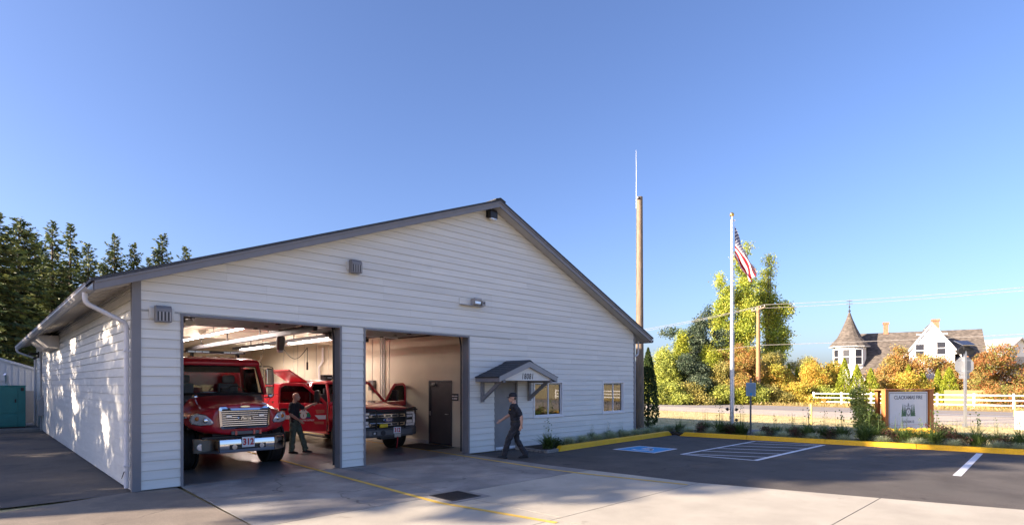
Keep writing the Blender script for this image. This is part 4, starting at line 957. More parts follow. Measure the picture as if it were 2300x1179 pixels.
for x in (-.42,.42):
    st_ = MB().box(x-.25,x+.25,1.45,2.0,.85,1.05).build('seat', M['steel'], bt, bevel=.04); MB().box(x-.25,x+.25,1.92,2.08,1.04,1.68).build('seat_back', M['steel'], st_, bevel=.04); MB().box(x-.13,x+.13,1.94,2.04,1.69,1.87).build('headrest', M['steel'], st_, bevel=.03)
MB().box(-.90,.90,2.44,2.50,.62,1.45).build('cab_rear_wall', M['red'], bt); MB().box(-.78,.78,2.46,2.47,1.45,2.0).build('rear_window', M['darkglass'], bt)
lb = MB().box(-.66,.66,1.55,1.80,2.17,2.23).build('light_bar', M['dsteel'], bt, bevel=.012)
for k in range(7): MB().box(-.62+k*.18,-.48+k*.18,1.536,1.549,2.175,2.222).build('bar_lamp', M['lens'], lb)
for x in (-.5,.5): MB().box(x-.03,x+.03,1.6,1.75,2.10,2.17).build('bar_foot', M['dsteel'], lb)
MB().box(-.60,-.30,1.85,2.1,2.13,2.30).build('roof_radio_box', M['black'], bt, bevel=.01)
# doors: frame outline round a real opening
DL = 1.46
def truck_door(side, ang):
    """local: x along the door from the hinge to its rear edge, y outwards"""
    rt = bpy.data.objects.new('cab_door', None); COL.objects.link(rt); rt.parent = bt
    rt.location = (side*.985, .80, 0)
    base = R(90)                                           # closed: rear edge towards +Y
    rt.rotation_euler = (0,0, base+side*-1*R(ang))
    so = 1 if side < 0 else -1                             # outside is local +Y for the -X door
    o0, o1 = sorted((0, so*.07))
    MB().prism([(0,.56),(DL-.10,.56),(DL,.66),(DL,1.42),(0,1.40)], o0, o1, 'y').build('door_skin', M['red'], rt, bevel=.015)
    win = [(0.02,1.40),(.55,1.86),(.72,1.98),(1.30,2.0),(DL-.02,1.92),(DL,1.42)]
    f_ = MB()
    P = [Vector((x, so*(.035-.02*max(0, z-1.4)), z)) for x, z in win]
    for a, b in zip(P, P[1:]): f_.bar(a, b, .05, .085)
    f_.build('window_frame', M['red'], rt, bevel=.008)
    MB().prism([(.06,1.425),(.57,1.84),(.74,1.945),(1.28,1.96),(DL-.05,1.88),(DL-.04,1.425)], so*.030, so*.034, 'y').build('door_window', M['darkglass' if side < 0 else 'carglass'], rt)
    MB().box(.50,.53,*sorted((so*.02,so*.05)),1.43,1.80).build('quarter_post', M['black'], rt)
    MB().box(DL-.26,DL-.06,*sorted((so*.071,so*.095)),1.20,1.26).build('handle', M['black'], rt, bevel=.008)
    mm = MB(); mm.bar((.20,so*.06,1.50),(.20,so*.26,1.52), .05, .05); mm.box(.12,.26,*sorted((so*.22,so*.42)),1.44,1.80)
    mm.build('door_mirror', M['black'], rt, bevel=.03)
    # inner trim
    MB().box(.04,DL-.04,*sorted((-so*.03,-so*.001)),.62,1.38).build('inner_panel', M['black'], rt, bevel=.01)
    return rt, so
dR, so = truck_door(-1, 46)
truck_door(1, 60)
# livery on the visible open door
yo = .0715
# text faces local +Y of the door: seen from outside its local X runs right to left
def livery(nm, pts, mat, dy=.0): return MB().add([(x, yo+dy, z) for x, z in pts], [tuple(range(len(pts)))]).build(nm, M[mat], dR)
livery('white_stripe', [(.02,.93),(.24,.93),(.36,1.05),(.02,1.05)], 'white'); livery('white_stripe', [(1.08,.93),(DL-.02,.93),(DL-.02,1.05),(1.0,1.05)], 'white')
M['salmon'] = pmat('pale reflective stripe', (.55,.16,.10), .35)
livery('stripe', [(.06,1.12),(.30,1.10),(.34,1.22),(.06,1.22)], 'salmon'); livery('stripe', [(.08,.78),(.34,.78),(.40,.86),(.08,.86)], 'salmon')
M['tgreen'] = pmat('crest green', (.01,.22,.14), .5); M['cblue'] = pmat('crest blue', (.02,.05,.25), .5)
cx_, cz_ = .70, 1.06
for s_ in (-1,1):
    livery('crest_tree', [(cx_+s_*.06,cz_-.06),(cx_+s_*.235,cz_-.06),(cx_+s_*.20,cz_+.02),(cx_+s_*.15,cz_+.10),(cx_+s_*.09,cz_+.04)], 'tgreen', .001)
    livery('crest_tree', [(cx_+s_*.07,cz_-.10),(cx_+s_*.22,cz_-.10),(cx_+s_*.20,cz_-.065),(cx_+s_*.07,cz_-.065)], 'cblue', .001)
livery('crest_shield', [(cx_+.10*math.cos(R(a)), cz_-.015+.105*math.sin(R(a))) for a in range(0, 360, 24)], 'white', .002)
livery('crest_peak', [(cx_-.16,cz_+.07),(cx_+.16,cz_+.07),(cx_+.07,cz_+.15),(cx_,cz_+.20),(cx_-.07,cz_+.15)], 'white', .0015)
livery('crest_peak', [(cx_-.05,cz_+.12),(cx_+.05,cz_+.12),(cx_+.03,cz_+.15),(cx_,cz_+.13),(cx_-.03,cz_+.155)], 'cblue', .003)
text('crest_numeral', '1', .11, M['ink'], dR, (cx_,yo+.004,cz_-.03), rot=(R(90),0,R(180)), depth=.0005, bold=.003)
text('lettering', 'CLACKAMAS FIRE DISTRICT', .066, M['white'], dR, (cx_,yo+.002,cz_-.165), rot=(R(90),0,R(180)), depth=.0005, bold=.002, sx=.80)
# flatbed utility body
ub = MB().box(-1.05,1.05,2.72,6.6,.62,1.62).build('utility_body', M['red'], bt, bevel=.02)
MB().box(-.80,.80,2.75,6.4,1.62,2.02).build('water_tank', M['red'], bt, bevel=.03)
MB().box(-1.055,-1.0505,2.75,6.5,.93,1.10).build('white_stripe', M['white'], bt); MB().box(1.0505,1.055,2.75,6.5,.93,1.10).build('white_stripe', M['white'], bt)
MB().box(-1.062,-1.0505,2.86,3.30,1.22,1.50).build('number_field', M['ink'], bt)
text('lettering', '3 1 2', .20, M['white'], bt, (-1.0635,3.08,1.36), rot=(R(90),0,R(-90)), bold=.004, sx=.8)
for k in range(3):
    lk = MB().box(-1.062,-1.0505,3.4+k*1.02,4.35+k*1.02,1.14,1.58).build('locker_door', M['red'], bt, bevel=.006); MB().box(-1.075,-1.0625,3.8+k*1.02,3.95+k*1.02,1.33,1.38).build('handle', M['chrome'], lk)
ld = MB().bar((-.80,3.4,2.06),(-1.42,3.4,2.46), 1.5, .05).build('raised_lid', M['red'], bt, bevel=.01)
ld = MB().box(-1.04,-.78,2.74,4.3,1.62,2.04).build('side_locker', M['red'], bt, bevel=.01)
MB().box(-.76,.76,2.8,6.36,2.021,2.05).build('tank_bounce_cover', M['gutter'], bt, bevel=.01)  # grey sheet added over the red tank to cut its bounce light
MB().box(-.4,.3,3.2,3.9,2.051,2.14).build('hose_reel_cover', M['gutter'], bt, bevel=.03)
wheel(bt, -.86, 0, .43, .28, -1, .24); wheel(bt, .86, 0, .43, .28, 1, .24)
wheel(bt, -.88, 4.2, .43, .30, -1, .24); wheel(bt, .88, 4.2, .43, .30, 1, .24)
MB().box(-.42,.42,-.9,6.5,.46,.62).build('chassis', M['dsteel'], bt)
MB().tube([(-.86,0,.43),(.86,0,.43)], .06, 8).build('front_axle', M['dsteel'], bt); MB().tube([(-.86,4.2,.43),(.86,4.2,.43)], .08, 8).build('rear_axle', M['dsteel'], bt)
# ------------------------------------------------------------------ people
def ell(c, rx_, ry_, n=16, tilt=0):
    return [(c[0]+rx_*math.cos(2*math.pi*k/n)*math.cos(tilt), c[1]+ry_*math.sin(2*math.pi*k/n), c[2]+rx_*math.cos(2*math.pi*k/n)*-math.sin(tilt)) for k in range(n)]
def limb(b, pts, rad):
    P = [Vector(p) for p in pts]; out = []; rr = []
    for i in range(len(P)-1):
        for t in (0,.25,.5,.75): out.append(P[i].lerp(P[i+1], t)); rr.append(rad[i]*(1-t)+rad[i+1]*t)
    out.append(P[-1]); rr.append(rad[-1]); b.tube(out, rr, 14)
    for p, r in zip(P, rad): b.ball(p, r*.99, n=14, m=10)
def folds(me, amp, sc=(9,9,16), seed=0):
    from mathutils import noise
    me.update(); nn = [v.normal.copy() for v in me.vertices]
    for v, n_ in zip(me.vertices, nn):
        q_ = Vector((v.co.x*sc[0]+seed, v.co.y*sc[1], v.co.z*sc[2]+3*v.co.x)); v.co += n_*amp*(noise.noise(q_)+.6*noise.noise(q_*2.1))
    return me
def person(name, label, loc, rz, J, shirt, pants, bald, cap, lean=.0):
    t = thing(name, label, 'person', loc, rz)
    pel, ch, nk, hd = (Vector(J[k]) for k in ('pelvis','chest','neck','head'))
    def torso(g):
        return [ell(pel+Vector((0,0,-.10)), .105+g, .155+g), ell(pel+Vector((.0,0,-.02)), .122+g, .172+g), ell(pel.lerp(ch,.3), .118+g, .158+g), ell(pel.lerp(ch,.65), .118+g, .163+g), ell(ch, .128+g, .180+g),
                ell(ch.lerp(nk,.45), .118+g, .185+g), ell(ch.lerp(nk,.72), .095+g, .165+g), ell(ch.lerp(nk,.92), .07+g, .09+g)]
    b = MB(); b.loft(torso(-.008)); limb(b, [nk-Vector((.01,0,.05)), hd-Vector((.03,0,.05))], [.062,.056])
    # head: skull, jaw, nose, ears, brow
    b.ball(hd+Vector((-.012,0,.025)), .098, .078, .105, 18, 14); b.ball(hd+Vector((.030,0,-.045)), .062, .056, .068, 16, 12); b.ball(hd+Vector((.055,0,-.085)), .032, .034, .026, 12, 8)
    b.tube([hd+Vector((.082,0,.018)), hd+Vector((.103,0,-.022)), hd+Vector((.090,0,-.036))], [.010,.016,.012], 8)
    b.ball(hd+Vector((.070,0,.030)), .026, .052, .014, 12, 8); b.ball(hd+Vector((.083,0,-.058)), .014, .024, .010, 10, 8)
    for s_ in (-1,1): b.ball(hd+Vector((-.012,s_*.080,-.005)), .022, .010, .034, 10, 8)
    sh = {}
    for sd, s_ in (('L',1),('R',-1)):
        S, E_, Wr, Hd = (Vector(J[k+sd]) for k in ('sh','el','wr','hand'))
        limb(b, [S, S.lerp(E_,.5), E_], [.062,.054,.043]); limb(b, [E_, E_.lerp(Wr,.35), Wr], [.043,.044,.028])
        d = (Hd-Wr).normalized(); side = Vector((0,s_,0)); nrm = d.cross(side).normalized(); side = nrm.cross(d).normalized()
        # palm and fingers; the palm's flat lies towards the body
        w_ = nrm                                   # width direction of the palm
        pc = Wr+d*.05
        b.loft([[pc+d*q+w_*(.036*cs*math.cos(a))+side*(.017*math.sin(a)) for a in [2*math.pi*k/12 for k in range(12)]] for q, cs in ((-.055,.75),(-.02,1),(.035,1.05),(.05,1.0))])
        curl = -side*.6*s_ if False else side*(-.5)
        for k, (o_, ln) in enumerate(((-.027,.068),(-.009,.078),(.010,.074),(.027,.058))):
            p0 = pc+d*.04+w_*o_; p1 = p0+d*ln*.5+side*(-.006); p2 = p1+(d*.86-side*.5).normalized()*ln*.35; p3 = p2+(d*.6-side*.8).normalized()*ln*.3
            b.tube([p0, p1, p2, p3], [.0095,.0092,.0085,.007], 8)
        q0 = pc-d*.02-w_*.030; b.tube([q0, q0+d*.03-w_*.024-side*.008, q0+d*.062-w_*.030-side*.014], [.012,.0105,.008], 8)
        H, K_, A = (Vector(J[k+sd]) for k in ('hip','kn','an'))
        limb(b, [H, H.lerp(K_,.5), K_], [.085,.072,.052]); limb(b, [K_, K_.lerp(A,.35), A], [.050,.052,.036])
    body = link('body', remesh(b.mesh('body'), .0085, 3), M['skin'], t)
    c = MB(); c.loft(torso(.012))
    c.loft([ell(nk+Vector((-.012,0,-.045)), .078, .085), ell(nk+Vector((-.008,0,.0)), .066, .066)])
    for sd in 'LR':
        S, E_ = Vector(J['sh'+sd]), Vector(J['el'+sd]); limb(c, [S, S.lerp(E_,.35), S.lerp(E_,.72)], [.080,.080,.076])
    so_ = link('shirt', folds(remesh(c.mesh('shirt'), .012, 3), .016), M[shirt], t)
    c = MB(); c.loft([ell(pel+Vector((0,0,-.13)), .118, .165), ell(pel+Vector((0,0,-.02)), .140, .190), ell(pel+Vector((0,0,.055)), .132, .176)])
    for sd in 'LR':
        H, K_, A = (Vector(J[k+sd]) for k in ('hip','kn','an')); limb(c, [H, H.lerp(K_,.5), K_, K_.lerp(A,.5), A+Vector((0,0,.02))], [.105,.098,.080,.082,.078])
    link('trousers', folds(remesh(c.mesh('trousers'), .012, 3), .018, (8,8,13), 5), M[pants], t)
    bl = MB().loft([ell(pel+Vector((0,0,.045)), .139, .184, 24), ell(pel+Vector((0,0,.085)), .139, .184, 24)]).build('belt', M['black'], t, smooth=40)
    for sd in 'LR':
        A, T = Vector(J['an'+sd]), Vector(J['toe'+sd]); d = (T-A); d.z = 0; d.normalize(); heel = A-d*.075; n_ = Vector((-d.y,d.x,0))
        up = Vector(J.get('up'+sd, (0,0,1))).normalized()
        base = Vector((A.x, A.y, T.z))
        c = MB(); rings = []
        slope_ = (T.z-J['heelz'+sd])/.27
        for q, w_, h_ in ((-.085,.030,.05),(-.06,.040,.085),(0,.045,.10),(.06,.045,.075),(.12,.048,.055),(.17,.044,.045),(.198,.028,.03)):
            z0 = J['heelz'+sd]+(q+.085)*slope_; ctr = A+d*q
            rings.append([(ctr.x+n_.x*w_*a, ctr.y+n_.y*w_*a, z0+h_*z) for a, z in ((-1,0),(1,0),(1.05,.4),(.75,.85),(.3,1),(-.3,1),(-.75,.85),(-1.05,.4))])
        c.loft(rings); link('shoe', subsurf_mesh(c.mesh('shoe'), 1), M['black'], t)
    for s_ in (-1,1):
        e = MB().ball(hd+Vector((.078,s_*.032,.008)), .012, .013, .010, 10, 8).build('eye', M['white'], body, smooth=True)
        MB().ball(hd+Vector((.088,s_*.032,.008)), .005, .006, .006, 8, 6).build('iris', M['ink'], e, smooth=True)
    MB().ball(hd+Vector((.092,0,-.060)), .006, .022, .004, 10, 6).build('mouth', M['redlens'] if False else M['skin'], body, smooth=True)
    if cap:
        cp = MB(); cp.loft([[(hd.x-.012+.106*s*math.cos(a), hd.y+.088*s*math.sin(a), hd.z+z) for a in [2*math.pi*k/24 for k in range(24)]] for s, z in ((1.0,.035),(1.03,.06),(.98,.10),(.80,.135),(.45,.152),(.1,.156))])
        cp.loft([[(hd.x+.05+r*.115*math.cos(a), hd.y+.082*math.sin(a)*(1-.12*r), hd.z+.045-r*.02-.02*abs(math.sin(a))) for a in [R(-80+160*k/12) for k in range(13)]] for r in (.25,.6,1.0)], False, False)
        cp.build('cap', M['cloth_black'], t, smooth=50)
        MB().ball(hd+Vector((-.055,0,.0)), .060, .082, .05, 14, 10).build('hair', pmat('grey brown hair', (.09,.07,.055), .8), body, smooth=True)
    return t
x_, y_ = on_ground(1158, 1028.5)
p1 = person('person', 'person in black cap, black shirt and dark trousers walking past the entry door', (x_, y_, -.012), CAM_YAW+math.pi+R(6), dict(
    pelvis=(0,0,.95), chest=(.035,0,1.28), neck=(.045,0,1.49), head=(.085,0,1.63),
    shL=(.03,.205,1.41), elL=(-.13,.265,1.15), wrL=(-.13,.265,.92), handL=(-.10,.26,.83),
    shR=(.04,-.205,1.41), elR=(.13,-.27,1.17), wrR=(.36,-.25,1.03), handR=(.44,-.24,.97),
    hipL=(.01,.09,.90), knL=(.20,.09,.52), anL=(.31,.09,.115), toeL=(.5,.09,.05), heelzL=.004,
    hipR=(-.01,-.09,.90), knR=(-.05,-.09,.50), anR=(-.28,-.09,.10), toeR=(-.05,-.10,.004), heelzR=.012), 'cloth_black', 'cloth_pants', False, True)
# chest badge
bdg = MB().lathe([(.001,0),(.035,0),(.035,.003),(.001,.003)], (0,0,0), 12, 'y'); bdg.v = [(x*1.1, y, z*.5) for x, y, z in bdg.v]
o = bdg.build('shirt_badge', M['gold'], p1, loc=(.165,.10,1.33)); o.rotation_euler = (R(0),R(8),R(120))
x_, y_ = on_ground(662, 1017)
p2 = person('person', 'bald person in black shirt and green trousers beside the open truck door', (x_, y_, 0), CAM_YAW+R(4), dict(
    pelvis=(0,0,.94), chest=(-.01,0,1.27), neck=(.0,0,1.48), head=(.045,0,1.62),
    shR=(-.02,-.205,1.40), elR=(-.02,-.27,1.12), wrR=(.20,-.25,.97), handR=(.28,-.24,.90),
    shL=(.0,.205,1.40), elL=(.20,.24,1.27), wrL=(.43,.22,1.40), handL=(.52,.22,1.42),
    hipR=(-.01,-.09,.90), knR=(-.02,-.10,.50), anR=(-.06,-.10,.10), toeR=(.14,-.12,.004), heelzR=.004,
    hipL=(.01,.09,.90), knL=(.16,.10,.50), anL=(.27,.10,.10), toeL=(.47,.12,.004), heelzL=.004), 'cloth_black', 'cloth_green', True, False)
# ------------------------------------------------------------------ poles, signs, fence, generator
x_, y_ = on_ground(1644, 967)
fp = thing('flagpole', 'tall white metal flagpole with gold ball beside the parking kerb', 'flagpole', (x_, y_, .06))
TOPZ = z_at(490, 23.6)
MB().lathe([(.19,.014),(.20,.03),(.17,.07),(.12,.10),(.085,.11),(.085,.014)], (0,0,0), 24).build('base_flange', M['polemetal'], fp, smooth=40)
MB().tube([(0,0,.05),(0,0,3),(0,0,TOPZ-.06)], [.082,.078,.048], 20).build('shaft', M['polemetal'], fp, smooth=60)
MB().tube([(0,0,TOPZ-.06),(0,0,TOPZ+.06)], .02, 10).build('stem', M['polemetal'], fp)
MB().ball((0,0,TOPZ+.14), .095, n=20, m=14).build('ball', M['gold'], fp, smooth=True)
cr_ = Vector((RX,RY,0)); cf_ = Vector((FX,FY,0))
MB().bar((0,0,TOPZ-.10), tuple(cr_*.14+Vector((0,0,TOPZ-.10))), .05, .05).build('truck_pulley', M['polemetal'], fp)
MB().tube([tuple(cr_*.12+Vector((0,0,TOPZ-.1))), tuple(cr_*.11+Vector((0,0,1.0)))], .006, 5).build('halyard', M['white'], fp)
for s_, z in ((-1,.86),(1,.84),(1,.40)):
    c_ = cr_*s_*.17+Vector((0,0,z)); lampo = MB().tube([tuple(cr_*s_*.07+Vector((0,0,z))), tuple(c_)], .015, 6).tube([tuple(c_-Vector((0,0,.05))), tuple(c_+cr_*s_*.05+Vector((0,0,.05)))], [.045,.07], 10)
    lampo.build('uplight', M['black'], fp)
MB().tube([tuple(cr_*.0-cf_*.09+Vector((0,0,.85))), tuple(cr_*.05-cf_*.09+Vector((0,0,.62))), tuple(cr_*.1-cf_*.04+Vector((0,0,.42)))], .008, 5).build('lamp_cable', M['black'], fp)
# flag: grid draped from the halyard
M['flag'] = None
def flag_mat():
    m = bpy.data.materials.new('flag cloth'); m.use_nodes = True; N = m.node_tree.nodes; L = m.node_tree.links; b = N['Principled BSDF']; b.inputs['Roughness'].default_value = .8
    uv = N.new('ShaderNodeUVMap'); sp = N.new('ShaderNodeSeparateXYZ'); L.new(uv.outputs[0], sp.inputs[0])
    def math_(op, a, b_=None, v=None):
        n = N.new('ShaderNodeMath'); n.operation = op
        for i, q in enumerate((a, b_)):
            if q is None: continue
            if isinstance(q, (int, float)): n.inputs[i].default_value = q
            else: L.new(q, n.inputs[i])
        return n.outputs[0]
    U, V = sp.outputs[0], sp.outputs[1]
    st_ = math_('LESS_THAN', math_('FRACT', math_('MULTIPLY', math_('SUBTRACT', 1.0, V), 6.5)), .5)      # red on even stripes
    mx = N.new('ShaderNodeMix'); mx.data_type = 'RGBA'; mx.inputs[6].default_value = (.72,.72,.72,1); mx.inputs[7].default_value = (.46,.012,.025,1); L.new(st_, mx.inputs[0])
    can = math_('MULTIPLY', math_('LESS_THAN', U, .4), math_('GREATER_THAN', V, 6/13))
    # stars: two interleaved grids
    def grid(ou, ov):
        fu = math_('SUBTRACT', math_('FRACT', math_('ADD', math_('MULTIPLY', U, 6/.4), ou)), .5); fv = math_('SUBTRACT', math_('FRACT', math_('ADD', math_('MULTIPLY', math_('SUBTRACT', V, 6/13), 4.5/(7/13)), ov)), .5)
        fu = math_('MULTIPLY', fu, 1.0); return math_('LESS_THAN', math_('ADD', math_('MULTIPLY', fu, fu), math_('MULTIPLY', fv, fv)), .075)
    star = math_('MAXIMUM', grid(0, 0), grid(.5, .5))
    m2 = N.new('ShaderNodeMix'); m2.data_type = 'RGBA'; m2.inputs[6].default_value = (.012,.02,.13,1); m2.inputs[7].default_value = (.72,.72,.72,1); L.new(star, m2.inputs[0])
    m3 = N.new('ShaderNodeMix'); m3.data_type = 'RGBA'; L.new(can, m3.inputs[0]); L.new(mx.outputs[2], m3.inputs[6]); L.new(m2.outputs[2], m3.inputs[7]); L.new(m3.outputs[2], b.inputs['Base Color'])
    tr = N.new('ShaderNodeBsdfTranslucent'); L.new(m3.outputs[2], tr.inputs[0]); ms = N.new('ShaderNodeMixShader'); ms.inputs[0].default_value = .3
    L.new(b.outputs[0], ms.inputs[1]); L.new(tr.outputs[0], ms.inputs[2]); L.new(ms.outputs[0], N['Material Output'].inputs[0]); return m
nu, nv = 60, 36; vs = []; uvs = []
for i in range(nu+1):
    s_ = i/nu
    for j in range(nv+1):
        tt = j/nv                                        # 0 top, 1 bottom
        # the upper fly corner hangs down, the cloth gathers into soft folds towards the fly
        rgt = .05+.78*s_**.9*(1-.06*tt)+.05*math.sin(tt*5)*s_
        zz = -tt*1.34*(1-.62*s_)-1.82*s_-.10*s_*s_
        rgt += .19*s_*(.5-abs(tt-.45))*1.0+.05*math.sin(s_*9-tt*6)*s_
        dp = .16*math.sin(tt*7.5+s_*2.2)*min(1, s_*2.5)+.10*math.sin(tt*15+s_*3)*s_
        p = cr_*rgt+cf_*dp+Vector((0,0,TOPZ-.33+zz)); vs.append(p); uvs.append((s_, 1-tt))
fcs = [(i*(nv+1)+j, (i+1)*(nv+1)+j, (i+1)*(nv+1)+j+1, i*(nv+1)+j+1) for i in range(nu) for j in range(nv)]
fm = bpy.data.meshes.new('flag'); fm.from_pydata([tuple(v+cr_*.06) for v in vs], [], fcs); ul = fm.uv_layers.new(name='UVMap')
for l_ in fm.loops: ul.data[l_.index].uv = uvs[l_.vertex_index]
for p in fm.polygons: p.use_smooth = True
fl = link('flag', fm, flag_mat(), None, (x_, y_, .06)); tag(fl, 'stars and stripes flag hanging in folds from the flagpole', 'flag')
# parking sign seen from the rear
x_, y_ = on_ground(1686, 975)
t = thing('parking_sign', 'blue grey accessible parking sign on a square post by the kerb', 'sign', (x_, y_, 0), CAM_YAW)
MB().box(-.028,.028,-.028,.028,0,z_at(850,22.1)).build('post', M['steel'], t, bevel=.004)
M['signblue'] = pmat('faded blue sign back', (.17,.27,.38), .45, .2, var=.06); M['signrim'] = pmat('sign rim', (.36,.47,.58), .4)
zb, zt = z_at(889,22.1), z_at(859,22.1)
def rrect(x0, x1, z0, z1, r):
    P = []
    for cx, cz, a0 in ((x1-r,z1-r,0),(x0+r,z1-r,90),(x0+r,z0+r,180),(x1-r,z0+r,270)):
        for k in range(4): a = R(a0+30*k); P.append((cx+r*math.cos(a), cz+r*math.sin(a)))
    return P
MB().prism(rrect(-.195,.195,zb,zt,.04), -.034, -.029).build('panel', M['signrim'], t)
MB().prism(rrect(-.178,.178,zb+.017,zt-.017,.03), -.036, -.0345).build('panel_face', M['signblue'], t)
MB().prism(rrect(-.04,.04,zb+.03,zb+.13,.02), -.039, -.0365).build('reflector_patch', M['blue'], t)
# utility pole with whip antenna at the corner of the station
x_, y_ = on_ground(1437, 964)
t = thing('utility_pole', 'thick weathered wooden pole with whip antenna at the station corner', 'utility pole', (x_, y_, 0))
D0 = 24.5; zt = z_at(443, D0)
MB().tube([(0,0,0),(0,0,2),(0,0,6),(0,0,zt)], [.185,.175,.15,.125], 20).build('shaft', M['wood'], t, smooth=60)
wx = -cr_*.15
MB().tube([tuple(wx+Vector((0,0,zt-.5))), tuple(wx+Vector((0,0,zt+.05))), tuple(wx+Vector((0,0,z_at(395,D0)))), tuple(wx+Vector((-.02,0,z_at(338,D0))))], [.016,.014,.010,.005], 8).build('whip_antenna', M['white'], t)
MB().tube([tuple(wx*1.12+Vector((0,0,3.2))), tuple(wx*.95+Vector((0,0,zt-.1)))], .012, 6).build('antenna_cable', M['black'], t)
MB().box(-.2,-.08,-.05,.05,zt-.12,zt-.02).build('bracket', M['dsteel'], t)
wx2 = -cr_*.21-cf_*.05
MB().tube([tuple(wx2+Vector((0,0,.0))), tuple(wx2+Vector((0,0,3.0)))], .026, 8).build('conduit', M['downspout'], t, smooth=60)
# monument sign
x_, y_ = px_at(2040, 20.0)
t = thing('station_sign', 'cedar framed station name sign standing among yellow flowers', 'sign', (x_, y_, .03), CAM_YAW+R(19))
_c, _s = math.cos(R(19)), math.sin(R(19))
def mm(px, y=0.0):                                  # local x of a photo column on the turned sign
    r_ = (px-CPX)/FPX; return (r_*(20.0+y*_c)-(2040-CPX)/FPX*20.0+y*_s)/(_c-r_*_s)
zt_ = z_at(878, 20.0)
for x0, x1 in ((mm(1985),mm(1993)),(mm(2085),mm(2094))):
    MB().box(x0,x1,-.06,.10,0,zt_-.001).build('front_post', M['cedar'], t, bevel=.008)
MB().box(mm(1968,.4),mm(1974,.4),.34,.46,0,zt_-.001).build('rear_post', M['cedar'], t, bevel=.008)
MB().box(mm(2075,.4),mm(2083,.4),.34,.46,0,zt_-.02).build('rear_post', M['cedar'], t, bevel=.008)
MB().box(mm(1984),mm(2095),-.075,.47,zt_,zt_+.045).build('cap_board', M['cedar'], t, bevel=.006)
pz0 = z_at(972,20.0)-.06
MB().box(mm(1993)+.001,mm(2085)-.001,.02,.06,pz0,zt_-.03).build('backing', M['cedar'], t)
pan = MB().box(mm(1995),mm(2083),-.01,.015,pz0+.03,zt_-.05).build('panel', M['signwhite'], t, bevel=.003)
px0, px1, q0, q1 = mm(1995)+.045, mm(2083)-.045, pz0+.075, zt_-.095
bb = MB(); w_ = .014
bb.box(px0,px1,-.0125,-.0105,q1-w_,q1).box(px0,px1,-.0125,-.0105,q0,q0+w_).box(px0,px0+w_,-.0125,-.0105,q0+w_,q1-w_).box(px1-w_,px1,-.0125,-.0105,q0+w_,q1-w_)
bb.build('border_line', M['ink'], pan)
xc = (px0+px1)/2; wd = px1-px0; hh = q1-q0; M['slate'] = pmat('slate lettering', (.13,.15,.19), .5, var=.02)
text('lettering', 'CLACKAMAS FIRE', .185, M['slate'], pan, (xc,-.0135,q1-.165), sx=.98, bold=.002)
text('lettering', 'STATION 12', .125, M['slate'], pan, (xc,-.0135,q0+.36), sx=.85, bold=.001)
text('lettering', 'LOGAN', .125, M['slate'], pan, (xc,-.0135,q0+.14), sx=.9, bold=.001)
MB().box(px0+.06,px1-.06,-.0125,-.0105,q0+.245,q0+.252).build('red_rule', M['redlens'], pan)
M['signgreen'] = pmat('sign tree green', (.02,.13,.06), .5)
cyy = q0+.78
for s_ in (-1,1):
    for o_, h_ in ((.28,.44),(.175,.40)):
        xx = xc+s_*o_
        for k in range(5):
            z0 = cyy-.22+k*h_*.17; w2_ = .085*(1-k*.17)
            MB().add([(xx-w2_,-.0125-k*.0003-o_*.001,z0),(xx+w2_,-.0125-k*.0003-o_*.001,z0),(xx,-.0125-k*.0003-o_*.001,z0+h_*.36)], [(0,1,2)]).build('sign_tree', M['signgreen'], pan)
M['crest'] = pmat('crest grey', (.26,.28,.30), .5, var=.5, scale=40)
MB().add([(xc+.135*math.cos(R(a)), -.0145, cyy-.06+.165*math.sin(R(a))) for a in range(0, 360, 20)], [tuple(range(18))]).build('crest_ring', M['crest'], pan)
MB().add([(xc+.075*math.cos(R(a)), -.0155, cyy-.06+.09*math.sin(R(a))) for a in range(0, 360, 20)], [tuple(range(18))]).build('crest_field', M['signwhite'], pan)
text('crest_numeral', '1', .13, M['slate'], pan, (xc,-.0165,cyy-.06), bold=.002)
MB().add([(xc-.05,-.0145,cyy+.13),(xc+.05,-.0145,cyy+.13),(xc+.03,-.0145,cyy+.22),(xc,-.0145,cyy+.27),(xc-.03,-.0145,cyy+.22)], [(0,1,2,3,4)]).build('crest_helmet', M['crest'], pan)
for s_ in (-1,1): MB().bar((xc+s_*.05,-.0145,cyy+.12),(xc+s_*.22,-.0145,cyy+.19), .003, .016).build('crest_axe', M['crest'], pan)
# stop sign seen from behind with solar beacon
x_, y_ = on_ground(2168, 957)
t = thing('stop_sign', 'back of an octagonal road sign with solar panel on a grey post', 'road sign', (x_, y_, -.042), CAM_YAW-R(4))
D1 = 26.3
MB().box(-.05,.05,-.05,.05,0,z_at(785,D1)).build('post', M['alu'], t, bevel=.006)
oz = z_at(819,D1); r_ = .455
M['signback'] = pmat('bare sign back', (.34,.36,.38), .45, .4, var=.06)
MB().prism([(r_*math.cos(R(22.5+45*k)), oz+r_*math.sin(R(22.5+45*k))) for k in range(8)], .055, .062).build('octagon', M['signback'], t)
MB().box(-.24,.24,.055,.062,oz-r_-.16,oz-r_+.02).build('lower_plate', M['signback'], t)
for z in (oz-.25,oz+.25): MB().box(-.35,.35,.0505,.0545,z-.03,z+.03).build('brace', M['alu'], t)
MB().box(-.085,.085,-.085,.085,0,.12).build('post_sleeve', M['alu'], t, bevel=.01)
bz = z_at(785,D1)
MB().cyl((-.20,0,bz-.02), .17, .16, 16, 'y').build('beacon', M['black'], t, bevel=.02); MB().cyl((.20,0,bz-.02), .17, .16, 16, 'y').build('beacon', M['black'], t, bevel=.02)
MB().box(-.14,.14,-.12,.12,bz+.001,bz+.22).build('battery_box', M['black'], t, bevel=.015)
